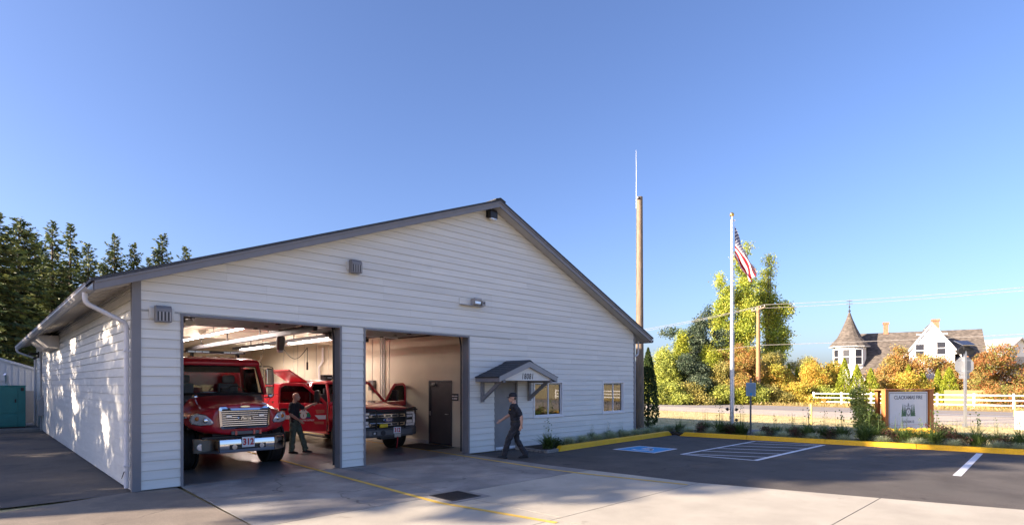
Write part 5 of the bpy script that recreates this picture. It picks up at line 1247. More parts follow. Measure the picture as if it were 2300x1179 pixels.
MB().bar((0,-.28,bz+.24),(0,.28,bz+.48), .58, .03).build('solar_panel', pmat('solar cells', (.035,.04,.06), .2, .2), t, bevel=.004)
MB().bar((0,-.30,bz+.225),(0,.30,bz+.482), .62, .022).build('panel_frame', M['alu'], t)
# yellow marker posts and the white pedestal
for (px, py, ptop, lab) in ((1822,950,905,'slim pale yellow marker post on the dry verge'),(2280,934,900,'yellow marker post in front of the white rail fence')):
    x_, y_ = on_ground(px, py); D = CAMZ*FPX/(py-HPY)
    t = thing('marker_post', lab, 'post', (x_, y_, -.05), 0, 'yellow marker posts'); hgt = z_at(ptop, D)+.05
    MB().tube([(0,0,0),(0,0,hgt-.05)], .055, 12).build('shaft', pmat('sun bleached yellow', (.72,.58,.16), .6), t, smooth=60); MB().ball((0,0,hgt-.05), .056, n=12).build('dome', M['yline'], t, smooth=True)
x_, y_ = on_ground(2296, 962)
t = thing('utility_pedestal', 'white boxed pedestal standing at the edge of the gravel', 'pedestal', (x_, y_, -.05), CAM_YAW+R(10))
MB().box(-.17,.3,-.2,.2,0,.78).build('cabinet', M['whitepaint'], t, bevel=.02); MB().box(-.18,.31,-.21,.21,.781,.83).build('lid', M['whitepaint'], t, bevel=.015)
# white three-rail fence across the road
A = Vector((57.2,-40,0)); B = Vector((57.2,5.0,0))
fn = thing('rail_fence', 'white three rail wooden fence running along the far roadside', 'fence', (57.2,0,-.05))
ys_ = list(np.arange(-40, 6.5, 2.44))
for y in ys_: MB().box(-.07,.07,y-.07,y+.07,0,1.28).build('fence_post', M['whitepaint'], fn, bevel=.01)
for y0, y1 in zip(ys_, ys_[1:]):
    for z in (.28,.68,1.08): MB().box(-.11,-.071,y0+.004,y1-.004,z,z+.10).build('rail', M['whitepaint'], fn)
# timber planter walls by the house
for k, (px, w_, D) in enumerate(((2170,3.2,50),(2280,4.2,50))):
    x_, y_ = px_at(px, D); t = thing('timber_wall', ('short tan timber wall between the house and the red shrub','long tan timber wall right of the red shrub')[k], 'wall', (x_, y_, -.05), CAM_YAW-R(20), 'timber walls by the house')
    for r in range(5): MB().box(-w_/2,w_/2,-.08,.08,r*.3+.003,r*.3+.297).build('timber', pmat('tan timber', (.46,.27,.12), .8, var=.2, stretch=(.6,4,8)), t, bevel=.012)
# power pole and lines
x_, y_ = px_at(1703, 56.5)
t = thing('power_pole', 'brown wooden power pole with crossarm beyond the road', 'power pole', (x_, y_, -.05))
zt = z_at(687, 56.5)
MB().tube([(0,0,0),(0,0,zt)], [.24,.16], 14).build('shaft', pmat('brown pole wood', (.34,.18,.085), .85, var=.25, stretch=(8,8,.5)), t, smooth=60)
ca = MB().bar((-1.0,-1.05,zt-.28),(1.0,1.05,zt-.28), .12, .14).build('crossarm', M['wood'], t)
for f_ in (-1,-.4,.4,1): MB().cyl((f_*.95,f_*1.0,zt-.12), .05, .18, 8).build('insulator', M['gutter'], ca)
MB().bar((-.5,-.52,zt-.3),(0,-.02,zt-.9), .04, .04).build('arm_brace', M['steel'], ca); MB().bar((.5,.52,zt-.3),(0,.02,zt-.9), .04, .04).build('arm_brace', M['steel'], ca)
M['wire'] = pmat('wire', (.22,.21,.2), .6)
def wire(a, b, sag, label, r=.02):
    a = Vector(a); b = Vector(b); P = [a.lerp(b, i/24)-Vector((0,0,sag*4*(i/24)*(1-i/24))) for i in range(25)]
    o = MB().tube([tuple(p) for p in P], r, 5).build('power_line', M['wire']); return tag(o, label, 'wire', 'power lines')
for k, (f_, nm) in enumerate(((-1,'lowest in the sky of the two upper right power lines'),(1,'highest in the sky of the two upper right power lines'))):
    q = (x_+f_*.95, y_+f_*1.0, zt-.07)
    wire(q, (x_+f_*.95+1, -38+f_, zt+.6), .9, nm)
    wire(q, (x_-3+f_, y_+46, zt-1.0), 1.6, ('upper thin power line leading left from the crossarm','second thin power line leading left from the crossarm')[k])
wire((x_,y_,z_at(775,56.5)), (x_+1,-34,z_at(775,56.5)+.5), .35, 'dark low cable crossing in front of the house roof', .022)
wire((x_,y_,z_at(775,56.5)), (x_-2,y_+46,z_at(775,56.5)-.4), .8, 'low cable leading left from the power pole', .018)
# generator, shed
t = thing('generator', 'teal steel generator cabinet on a concrete pad beside the shed', 'generator', (-.52,19.85,.10))
MB().box(-4.4,0,0,1.6,.06,1.80).build('cabinet', M['teal'], t, bevel=.015)
MB().box(-4.42,.02,-.02,1.62,1.801,1.84).build('roof_panel', M['teal'], t, bevel=.008)
MB().box(-4.38,-.02,.03,1.57,.0,.06).build('skid', M['black'], t)
for k in range(3):
    x1 = -.26-k*1.40; MB().box(x1-1.22,x1,-.022,-.0005,.66,1.72).build('access_door', M['teal'], t, bevel=.008); MB().box(x1-1.22,x1,-.022,-.0005,.10,.55).build('lower_panel', M['teal'], t, bevel=.008)
    MB().box(x1-.10,x1-.05,-.045,-.0225,1.1,1.25).build('latch', M['black'], t)
MB().box(-.16,-.06,-.03,-.0005,1.60,1.74).build('vent_plug', M['black'], t)
MB().tube([(-.6,.5,1.84),(-.6,.5,2.25),(-.66,.45,2.32)], .06, 10).build('exhaust_stack', M['alu'], t, smooth=60); MB().cyl((-.6,.5,1.87), .11, .05, 12).build('stack_collar', M['white'], t)
t = thing('metal_shed', 'white ribbed metal shed with sloping roof behind the generator', 'shed', (0,24,-.05))
def sz(x): return 2.72-.35*(x-.1) if x > -6 else 2.72+.35*6.1-.35*(-6-x)
MB().prism([(-12.3,0),(.55,0),(.55,sz(.55)),(-6,sz(-6)),(-12.3,sz(-12.3))], 0, 9).build('wall', M['metalwhite'], t)
for k in range(54):
    x = .40-k*.235; 
    if x < -12: break
    MB().box(x-.022,x+.022,-.028,-.0005,0,sz(x)-.02).build('rib', M['metalwhite'], t)
MB().prism([(.75,sz(.75)),(-6,sz(-6)),(-12.5,sz(-12.5)),(-12.5,sz(-12.5)+.12),(-6,sz(-6)+.12),(.75,sz(.75)+.12)], -.10, 9.2).build('roof', M['metalwhite'], t)
MB().box(-.50,.12,-.05,-.0285,0.05,1.72).build('door', M['gutter'], t, bevel=.004)
MB().box(-3.2,-.95,-.06,-.0285,2.20,2.36).build('door_track', M['metalwhite'], t, bevel=.004)
# ------------------------------------------------------------------ vegetation
def unit(n): v = RNG.normal(size=(n,3)); return v/np.linalg.norm(v, axis=1)[:,None]
def leaf_mesh(name, P, S, C, T=None, asp=.6, Nn=None):
    n = len(P); Nv = unit(n) if Nn is None else Nn
    T = unit(n) if T is None else T/np.linalg.norm(T, axis=1)[:,None]
    B = np.cross(Nv, T); ln = np.linalg.norm(B, axis=1)[:,None]; ln[ln < 1e-4] = 1; B = B/ln
    S = S[:,None]; asp = np.asarray(asp).reshape(-1,1) if np.ndim(asp) else asp
    V = np.stack([P-T*S*.5, P+B*S*asp*.5+T*S*.08, P+T*S*.5, P-B*S*asp*.5+T*S*.08], 1).reshape(-1,3)
    me = bpy.data.meshes.new(name); me.vertices.add(4*n); me.vertices.foreach_set('co', V.astype(np.float32).ravel())
    me.loops.add(4*n); me.loops.foreach_set('vertex_index', np.arange(4*n, dtype=np.int32)); me.polygons.add(n)
    me.polygons.foreach_set('loop_start', np.arange(0, 4*n, 4, dtype=np.int32)); me.polygons.foreach_set('loop_total', np.full(n, 4, np.int32))
    at = me.color_attributes.new('col', 'FLOAT_COLOR', 'POINT'); Cc = np.concatenate([np.clip(C,0,1), np.ones((n,1))], 1)
    at.data.foreach_set('color', np.repeat(Cc, 4, 0).astype(np.float32).ravel()); me.update(); me.validate(); return me
PAL = dict(
    green=[(.05,.085,.015),(.09,.12,.02),(.14,.16,.03)], lime=[(.20,.22,.02),(.27,.27,.03),(.14,.17,.02)], yellowgreen=[(.23,.26,.05),(.30,.31,.06),(.15,.18,.04)],
    bluegreen=[(.055,.085,.05),(.09,.115,.07),(.04,.06,.035)], olive=[(.22,.19,.05),(.28,.23,.06),(.14,.14,.04)], rust=[(.25,.17,.045),(.27,.20,.05),(.19,.17,.04),(.26,.13,.04)],
    orange=[(.34,.25,.04),(.33,.28,.05),(.25,.26,.04),(.33,.19,.035)], maple=[(.27,.17,.05),(.26,.20,.055),(.20,.18,.05),(.28,.13,.04)], red=[(.21,.12,.04),(.19,.15,.045),(.14,.15,.035),(.23,.09,.03)],
    poplar=[(.19,.24,.03),(.27,.31,.045),(.12,.16,.025),(.32,.31,.045)], arbor=[(.17,.20,.015),(.22,.235,.02),(.12,.15,.015)], hedge=[(.025,.045,.012),(.04,.065,.018)], pale=[(.30,.28,.11),(.24,.22,.08)],
    fir=[(.05,.08,.03),(.08,.11,.04),(.12,.14,.045)], laurel=[(.20,.23,.05),(.27,.29,.08),(.12,.15,.03)], wine=[(.10,.035,.03),(.07,.05,.03),(.05,.06,.02)])
def cols(pal, n, jit=.22):
    p = np.array(PAL[pal]); c = p[RNG.integers(0, len(p), n)]; return c*(1+RNG.uniform(-jit, jit, (n,1)))
def crown_mesh(name, blobs, nclump, per, leaf, pal, spread=.35, inner=.35, zsq=.8):
    """blobs: (cx,cy,cz,rx,ry,rz); clumps sit through each blob's volume, denser to the outside"""
    vol = np.array([b[3]*b[4]*b[5] for b in blobs])**.75; idx = RNG.choice(len(blobs), nclump, p=vol/vol.sum()); b = np.array(blobs)[idx]
    u_ = unit(nclump); r = RNG.uniform(inner, 1.0, nclump)**.5; r = r*(1+.12*RNG.normal(size=nclump))
    Cn = b[:,:3]+u_*b[:,3:]*r[:,None]; cc = cols(pal, nclump, .25)
    P = np.repeat(Cn, per, 0)+RNG.normal(size=(nclump*per,3))*spread*np.array([1,1,zsq])
    C = 1.7*np.repeat(cc, per, 0)*(1+RNG.uniform(-.25,.25,(nclump*per,1))); S = leaf*RNG.uniform(.6,1.35,nclump*per)
    return leaf_mesh(name, P, S, C)
def limbs_mesh(blobs, h, r0, lean=(0,0), n=7):
    b = MB(); top = Vector((lean[0],lean[1],h))
    P = [Vector((0,0,-.1)).lerp(top, t)+Vector((random.uniform(-.04,.04)*h*t*.5, random.uniform(-.04,.04)*h*t*.5, 0)) for t in (0,.2,.4,.6,.8,1)]
    b.tube(P, [r0,r0*.85,r0*.7,r0*.5,r0*.32,r0*.12], 10)
    for k in range(n):
        bl = random.choice(blobs); f_ = random.uniform(.12,.6); st_ = P[0].lerp(P[-1], f_); e = Vector((bl[0]+random.uniform(-.5,.5)*bl[3], bl[1]+random.uniform(-.5,.5)*bl[4], bl[2]+random.uniform(-.2,.5)*bl[5]))
        b.tube([st_, st_.lerp(e,.5)+Vector((0,0,.05*h*random.random())), e], [r0*.4,r0*.25,r0*.06], 6)
    return b
def tree(name, label, loc, blobs, nclump, per, leaf, pal, trunk_h, trunk_r, group=None, spread=.35, cat='tree', rz=0, inner=.35):
    t = thing(name, label, cat, loc, rz, group)
    cx = np.mean([b[0] for b in blobs]); cy = np.mean([b[1] for b in blobs])
    limbs_mesh(blobs, trunk_h, trunk_r, (cx*.5, cy*.5)).build('trunk' if cat == 'tree' else 'stem', M['bark'], t, smooth=60)
    link('crown' if cat == 'tree' else 'foliage', crown_mesh('crown', blobs, nclump, per, leaf, pal, spread, inner), M['leaf'], t); return t
# ---- firs
def fir_meshes(H, rmax, seed, dens=1.0, pal='fir', low=.08, pw=.8):
    """branches leave the trunk singly at random heights; sprays of needles fan out along and hang from each"""
    rs = np.random.default_rng(seed); Ps, Ts, Ss, Cs = [], [], [], []; br = MB(); pc = np.array(PAL[pal])
    br.tube([(0,0,-.2),(0,0,H*.5),(0,0,H*.97)], [H*.016,H*.010,.02], 10)
    nb = int(H*19*dens)
    for i in range(nb):
        f = low+(.985-low)*(i+rs.random())/nb; z = f*H; L0 = rmax*(1-f)**pw+.10; L_ = L0*rs.uniform(.45,1.2); az = rs.uniform(0,6.283)
        d = np.array([math.cos(az), math.sin(az), 0]); side = np.array([-d[1], d[0], 0]); rise = .75*f**2-.30+rs.uniform(-.12,.12)
        n = max(7, int(L_*18)); tt = np.sort(rs.uniform(.08,1,n))**.8; lat = rs.uniform(-1,1,n)*.34*L_*(1.05-tt)
        P = np.outer(L_*tt, d)+np.outer(lat, side); P[:,2] = z+L_*(rise*tt-.30*tt**2*(1-f)+.16*tt**3)-np.abs(lat)*.3+rs.normal(size=n)*.05
        T = d[None]*rs.uniform(.3,1.0,(n,1))+np.outer(np.sign(lat)*rs.uniform(.1,1.0,n), side); T[:,2] += rs.uniform(-.8,.25,n)+.5*(f > .9)
        Ps.append(P); Ts.append(T); Ss.append(rs.uniform(.30,.68,n)*(.5+.5*(1-f)**.5)); c = pc[rs.integers(0,len(pc))]*(1+rs.uniform(-.25,.25,(n,1)))
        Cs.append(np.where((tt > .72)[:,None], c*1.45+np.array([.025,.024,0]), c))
        if L_ > .6: br.tube([(0,0,z), tuple(d*L_*.5+np.array([0,0,z+L_*(rise*.5-.05)])), tuple(d*L_*.9+np.array([0,0,z+L_*(rise*.9-.13)]))], [.028,.018,.006], 4)
    P = np.concatenate(Ps)
    return leaf_mesh('crown', P, np.concatenate(Ss), np.concatenate(Cs), np.concatenate(Ts), .34), br.mesh('trunk', smooth=60)
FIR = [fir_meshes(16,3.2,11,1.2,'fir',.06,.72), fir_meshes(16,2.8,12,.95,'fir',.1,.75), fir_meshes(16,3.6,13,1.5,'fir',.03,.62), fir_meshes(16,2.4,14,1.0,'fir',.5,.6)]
def fir(kind, loc, h, label, rz=0, wide=1, group='fir trees behind the station'):
    t = thing('fir_tree', label, 'tree', loc, rz, group); c, b = FIR[kind]; s_ = h/16
    for nm, me, m_ in (('crown', c, M['needle']), ('trunk', b, M['bark'])):
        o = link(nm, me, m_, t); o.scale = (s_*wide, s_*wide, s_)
    return t
for px, D, ytop, k, w_, lab in (
    (-14,44,470,2,1.25,'fir cut by the left edge of the picture, tallest and closest'),(42,47,486,2,1.15,'big bushy fir second from the left edge behind the white shed'),(78,56,520,2,1.1,'fir filling the gap between the bushy fir and the slender spires'),
    (117,50,491,1,1.05,'slender spire fir just right of the bushy mass'),(158,52,497,1,1.1,'second slender spire fir with see through branches'),(198,50,541,0,1.0,'short fir left of the roof eave'),
    (257,54,521,0,.95,'pointed fir rising over the start of the roof line'),(301,55,541,0,.95,'lower fir between two pointed ones over the roof'),(364,56,521,0,1.05,'broad bright fir over the roof, second from the right'),(417,58,550,0,1.0,'smallest fir top showing above the roof at the right end'),
    (20,52,600,2,1.3,'dark lower fir filling behind the shed roof'),(140,58,590,2,1.0,'dark low fir between the spires'),(230,60,585,0,1.1,'low fir behind the eave corner'),(335,60,575,0,1.0,'low fir between the two right hand firs')):
    x_, y_ = px_at(px, D); fir(k, (x_,y_,-.05), z_at(ytop, D), lab, random.uniform(0,6), w_)
for x_, y_, h, k, w_ in ((-17.5,8.6,17,2,.5),(-29,12.9,22,1,.5),(-22,12.4,17,2,.55),(-18,7.0,17,3,1.3),(-17,12.2,15,2,.95),(-18,15.6,15,2,1.0),(-16.5,19,16,0,1.1),(-18,22.4,14,2,.85),(-16.5,26,16,0,1.1),(-18,29.6,15,2,.85),(-17,33.4,15,1,1.1),(-18,37.2,15,0,1.1),(-26,18,17,1,1.0),(-27,23,17,0,.9),(-26,28,17,1,1.0),(-27,33,17,0,.9),(-25,38,17,0,1.0)):
    fir(k, (x_,y_,-.05), h, 'tall fir in the row along the left side of the drive', x_*y_, w_, 'firs shading the side drive')
# ---- trees and shrubs across the road
def blobs_for(w, h, n=6, base=.1, jit=.3):
    out = []
    for k in range(n):
        f = (k+.5)/n; out.append((random.uniform(-jit,jit)*w, random.uniform(-jit,jit)*w, h*(base+(1-base)*f*.86), w*.5*random.uniform(.55,.9)*(1.15-.55*f), w*.5*random.uniform(.55,.9)*(1.15-.55*f), h*.5/n*random.uniform(1.6,2.4)))
    return out
def shrub(px, D, ytop, wpx, pal, label, name='roadside_shrub', cat='shrub', dens=1.0, leaf=.20, group='shrubs across the road'):
    x_, y_ = px_at(px, D); h = z_at(ytop, D)+.05; w = wpx/FPX*D
    n = int(78*dens*(w*h)**.8)+70
    return tree(name, label, (x_,y_,-.05), blobs_for(w, h), n, 32, leaf*.76, pal, h*.8, .07+.008*h, group, .22, cat)
# tall poplars
for px, D, yt, w, nb, lab, bx in ((1622,70,622,46,9,'left narrow poplar of the tall clump behind the flagpole',0),(1672,70,548,52,12,'tallest middle poplar rising behind the flag',0),(1722,72,582,62,11,'right hand poplar with its dark side spreading right',.6)):
    x_, y_ = px_at(px, D); h = z_at(yt, D); wm = w/FPX*D; bl = []
    for k in range(nb):
        f = k/(nb-1); rr = wm*.43*(.62+.5*math.sin(math.pi*min(1, f*1.0+.12)))*(1 if f < .85 else .62)
        s_ = bx*wm*.28*math.sin(math.pi*(1-f)*.8); jx, jy = random.uniform(-1,1)*wm*.24, random.uniform(-1,1)*wm*.24; rr *= random.uniform(.72,1.18); bl.append((RX*s_+jx, RY*s_+jy, h*(.14+.82*f), rr, rr, h/nb*random.uniform(.5,.8)))
    tree('poplar_tree', lab, (x_,y_,-.05), bl, 760, 38, .22, 'poplar', h*.93, .34, 'poplars behind the flagpole', .34)
# leaning conifer
x_, y_ = px_at(1560, 63); h = z_at(690, 63); bl = []
for k in range(10):
    f = k/9; s_ = -1.6+3.2*f if f > .3 else -1.4+random.uniform(-1,2.4); bl.append((RX*s_, RY*s_, h*(.42+.55*f), 2.0*(1-f)+.35, 2.0*(1-f)+.35, h*.07))
bl += [(RX*3.3,RY*3.3,h*.72,1.5,1.2,.35),(RX*2.4,RY*2.4,h*.62,1.6,1.4,.5),(RX*-3,RY*-3,h*.74,1.0,1.0,.5)]
tree('leaning_conifer', 'dark leaning conifer with a bent top left of the poplars', (x_,y_,-.05), bl, 700, 30, .20, 'bluegreen', h*.9, .28, None, .25)
S = [(1462,59,815,50,'olive','olive shrub hidden partly by the station corner'),(1490,58,775,70,'yellowgreen','tall yellow green shrub right of the station roof end'),(1530,60,742,46,'lime','bright lime vine covered shrub under the leaning conifer'),(1560,57,800,70,'bluegreen','blue green shrub under the lime vine'),
     (1600,60,772,52,'lime','pale lime willow like shrub left of the flagpole base'),(1640,60,770,70,'rust','rusty tall shrub behind the flagpole'),(1680,59,775,66,'rust','reddish tall shrub between flagpole and power pole'),(1612,57,812,70,'olive','broad olive shrub before the lime willow'),
     (1655,56,830,60,'rust','low rusty shrub beside the flagpole'),(1725,62,790,56,'olive','olive shrub just right of the power pole'),(1748,66,785,50,'pale','pale feathery bush under the poplars'),(1800,66,800,70,'pale','pale bush behind the orange hedge'),
     (1478,55.5,858,60,'yellowgreen','bramble bank nearest the station hedge'),(1520,55.5,862,60,'yellowgreen','bramble bank second from the station'),(1565,55.5,860,60,'olive','bramble bank before the blue green shrub'),(1610,55.5,866,60,'yellowgreen','bramble bank left of the flagpole'),
     (1665,55.5,866,60,'lime','bramble bank between flagpole and parking sign'),(1705,55.5,862,50,'yellowgreen','bramble bank at the foot of the power pole'),(1742,55.5,868,50,'olive','bramble bank right of the power pole'),
     (1765,59,820,80,'orange','left orange maple of the long hedge'),(1822,58,808,85,'orange','middle orange maple of the long hedge'),(1872,59,812,60,'orange','right orange maple beside the lime cones'),(1795,56.5,862,80,'orange','low orange growth at the left fence end'),(1850,56.5,868,70,'yellowgreen','low green growth behind the left fence end')]
for a in S: shrub(*a)
# trees before the house
for px, D, yt, w, pal, lab in ((1985,58,800,75,'maple','rusty maple left of the house gable'),(2046,58,776,84,'maple','tallest rusty maple in front of the house gable'),(2115,57,800,70,'maple','rusty maple right under the gable window'),(2010,56,838,80,'orange','low golden maple behind the station sign'),(2065,56,836,70,'orange','golden maple over the right side of the station sign'),(2165,56,815,60,'red','small red maple behind the road sign post')):
    shrub(px, D, yt, w, pal, lab, 'maple_tree', 'tree', .62, .20, 'maples by the house')
shrub(2248,49,772,125,'red','large round red leaved tree at the right edge','red_tree','tree',.75,.19,None)
def arborv(px, D, yt, wpx, label, pal='arbor', group='cone evergreens by the house', n=2600, leaf=.15, name='arborvitae', base=0.0):
    x_, y_ = px_at(px, D); h = z_at(yt, D)+.05; w = wpx/FPX*D/2; t = thing(name, label, 'tree', (x_,y_,-.05), random.uniform(0,6), group)
    MB().tube([(0,0,-.1),(0,0,h*.9)], [w*.13,.02], 8).build('trunk', M['bark'], t, smooth=60)
    f = RNG.uniform(0,1,n)**.8; a = RNG.uniform(0,6.283,n); prof = np.minimum(1, (1-f)*1.5)**.75*np.minimum(1, f*6+.55)*(1+.12*np.sin(a*5+f*30)+.08*RNG.normal(size=n)); r = w*prof*RNG.uniform(.55,1,n)**.4
    P = np.stack([r*np.cos(a), r*np.sin(a), h*(.02+.97*f)], 1); T = np.stack([np.cos(a)*.35, np.sin(a)*.35, np.full(n,1.0)], 1)+RNG.normal(size=(n,3))*.25
    link('crown', leaf_mesh('crown', P, leaf*RNG.uniform(.7,1.5,n), cols(pal, n)*1.7, T, .5), M['leaf'], t); return t
for px, yt, w, D, lab in ((1897,803,34,55,'tallest lime cone evergreen under the turret'),(1925,818,34,54.6,'second lime cone evergreen right of the turret'),(1956,826,34,54.4,'shorter lime cone evergreen left of the station sign'),(2040,818,30,57,'lime cone evergreen left behind the golden maples'),(2072,826,26,57,'lime cone evergreen right behind the golden maples'),(2107,828,24,55,'slim lime evergreen right of the station sign'),(2132,824,38,54,'broad lime cone evergreen left of the road sign post'),
    (1718,816,18,63,'first small cone evergreen right of the power pole'),(1736,818,18,63,'second small cone evergreen right of the power pole'),(1754,812,20,63,'third small cone evergreen, tallest of the small row'),(1772,815,16,63,'fourth small cone evergreen of the row'),(1790,822,14,63,'last small cone evergreen of the row')):
    arborv(px, D, yt, w, lab)
arborv(1456, 26.4, 780, 44, 'dark clipped evergreen column behind the wooden pole', 'hedge', None, 5200, .10, 'hedge_column')
# ---- bed planting
def blades(name, n, ln, wd, pal, upright, seed, stalk=0, spread=.06):
    rs = np.random.default_rng(seed); V = []; F_ = []; C = []
    pc = np.array(PAL[pal])
    for i in range(n+stalk):
        st_ = i >= n; az = rs.uniform(0,6.283); l_ = ln*rs.uniform(.65,1.15)*(1.25 if st_ else 1); w_ = wd*rs.uniform(.7,1.2)*(.5 if st_ else 1)
        d = np.array([math.cos(az), math.sin(az), 0]); s_ = np.array([-d[1], d[0], 0]); p0 = np.array([rs.normal()*spread, rs.normal()*spread, 0]); k = len(V); c = pc[rs.integers(0,len(pc))]*rs.uniform(.75,1.25)
        th = upright[0]+(upright[1]-upright[0])*rs.random(); th = R(86) if st_ else R(th)
        for j in range(5):
            f = j/4; x = l_*(math.cos(th)*f+(0 if st_ else .28*f*f)); z = l_*(math.sin(th)*f-(.1 if st_ else upright[2])*f*f); q = p0+d*x+np.array([0,0,max(z,.005)]); ww = w_*(1-f)**.6 if f < 1 else .001
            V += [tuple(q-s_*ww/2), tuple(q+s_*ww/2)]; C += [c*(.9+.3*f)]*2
        for j in range(4): F_.append((k+2*j, k+2*j+1, k+2*j+3, k+2*j+2))
        if st_:
            k = len(V); q = np.array(V[-1]); h_ = .022
            V += [tuple(q+np.array([-h_,0,0])), tuple(q+np.array([0,0,-h_])), tuple(q+np.array([h_,0,0])), tuple(q+np.array([0,0,h_]))]; C += [c*1.1]*4; F_.append((k,k+1,k+2,k+3))
    me = bpy.data.meshes.new(name); me.from_pydata(V, [], F_); at = me.color_attributes.new('col','FLOAT_COLOR','POINT'); at.data.foreach_set('color', np.concatenate([np.clip(np.array(C),0,1), np.ones((len(C),1))],1).astype(np.float32).ravel()); return me
PAL['fescue'] = [(.46,.50,.30),(.55,.57,.37),(.34,.41,.22)]; PAL['lily'] = [(.09,.15,.035),(.14,.20,.05),(.07,.12,.03)]
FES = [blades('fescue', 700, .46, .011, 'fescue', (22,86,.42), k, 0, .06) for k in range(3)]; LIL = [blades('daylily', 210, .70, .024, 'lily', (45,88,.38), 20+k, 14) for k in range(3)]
def kerb_pt(px, off):                                   # point behind the long kerb on the sight line of a photo column
    k = (px-CPX)/FPX; dx, dy = RX*k+FX, RY*k+FY; m_ = (C2B[0]-C2A[0])/(C2B[1]-C2A[1])
    t_ = (C2A[0]+off+m_*(CAMY-C2A[1])-CAMX)/(dx-m_*dy); return CAMX+dx*t_, CAMY+dy*t_
def wall_pt(px, off):
    k = (px-CPX)/FPX; dx, dy = RX*k+FX, RY*k+FY; m_ = (.86-1.40)/-(17.80-10.35)
    t_ = (-1.40+off+m_*(CAMX-10.35)-CAMY)/(dy-m_*dx); return CAMX+dx*t_, CAMY+dy*t_
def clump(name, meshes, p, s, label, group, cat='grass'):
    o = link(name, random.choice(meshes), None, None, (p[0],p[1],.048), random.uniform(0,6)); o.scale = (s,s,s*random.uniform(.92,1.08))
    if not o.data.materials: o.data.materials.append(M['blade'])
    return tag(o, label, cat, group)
ordw = ['first','second','third','fourth','fifth','sixth','seventh','eighth','ninth','tenth','eleventh','twelfth','thirteenth']
for k, px in enumerate((1546,1598,1706,1758,1826,1896,1980,2060,2142,2241,2293)): clump('fescue_clump', FES, kerb_pt(px,.46), 1.0, f'pale fescue tuft, {ordw[k]} from the left behind the long kerb', 'pale fescue along the long kerb')
for k, px in enumerate((1277,1309,1342,1373,1404,1428,1451,1477,1501)): clump('fescue_clump', FES, wall_pt(px,.52), 1.05, f'pale fescue tuft, {ordw[k]} from the entry along the wall', 'pale fescue along the wall')
for k, px in enumerate((1527,1617,1664,1816,1890,1943,2032,2102,2196,2291)): clump('daylily_clump', LIL, kerb_pt(px,1.05), 1.3 if k else .95, f'dark green daylily clump, {ordw[k]} from the left behind the fescue', 'daylilies behind the long kerb')
for k, px in enumerate((1583,1640,1742,1780,1852,1972,2010,2070,2150,2240)): clump('daylily_clump', LIL, kerb_pt(px,1.35), 1.05, f'arching green clump in the rear row, {ordw[k]} from the left', 'rear row of green clumps')
clump('daylily_clump', LIL, wall_pt(1231,.45), .95, 'spiky green clump nearest the entry door', 'daylilies by the wall')
for k, px in enumerate((1330,1368,1395,1462)): clump('daylily_clump', LIL, wall_pt(px,.92), .62, f'small dark daylily, {ordw[k]} from the entry close to the wall', 'daylilies by the wall')
def bush(px, off, w, h, pal, label, n=90, leaf=.05, name='low_shrub', cat='shrub', loc=None, group=None):
    x_, y_ = loc or kerb_pt(px, off)
    return tree(name, label, (x_,y_,.03), blobs_for(w, h, 4, .15), n, 14, leaf, pal, h*.7, .012, group, .06, cat)
for k, px in enumerate((1574,1640,1727,1795,1862,2000,2155,2252)): bush(px, .95, .5, .42, 'wine', f'low wine red shrub, {ordw[k]} from the left among the daylilies', group='wine red shrubs in the bed')
bush(2108, 1.5, .85, .75, 'wine', 'dark leaved bush at the right foot of the station sign', 130, .06)
bush(1265, 0, .35, .28, 'hedge', 'small dark plant between the entry clump and the kerb end', 60, .04, loc=wall_pt(1256,.30))
bush(1936, 1.9, 1.0, 1.74, 'laurel', 'upright yellow green laurel left of the station sign', 420, .085, 'laurel_shrub', loc=px_at(1936,20.0))
# yellow flowers below the sign
sx_, sy_ = px_at(2040, 19.45)
t = thing('yellow_flowers', 'mass of yellow daisies growing at the foot of the station sign', 'flowers', (sx_, sy_, .03), CAM_YAW); t['kind'] = 'thing'
n = 900; P = np.stack([RNG.uniform(-.80,.80,n), RNG.uniform(-.25,.15,n), RNG.uniform(.0,.36,n)*1.0], 1)
link('flower_leaves', leaf_mesh('flower_leaves', P, RNG.uniform(.05,.12,n), cols('green', n), None, .4), M['leaf'], t)
fb = MB(); hb_ = MB()
for k in range(240):
    c = Vector((RNG.uniform(-.85,.95), RNG.uniform(-.32,.05), RNG.uniform(.12,.42))); nn = Vector((RNG.normal()*.4, -1+RNG.normal()*.3, .7)).normalized(); a_ = nn.orthogonal().normalized(); b_ = nn.cross(a_)
    for q in range(8):
        th = 6.283*q/8; e = (a_*math.cos(th)+b_*math.sin(th)); s_ = nn.cross(e)
        fb.add([c+e*.008, c+e*.036+s_*.014, c+e*.062, c+e*.036-s_*.014], [(0,1,2,3)])
    hb_.ball(c+nn*.004, .010, n=6, m=4)
petals = fb.build('petals', pmat('yellow petals', (.78,.44,.02), .6, var=.15), t); petals['kind'] = 'stuff'; hb_.build('flower_heads', pmat('brown flower heads', (.10,.05,.015), .8), t)['kind'] = 'stuff'
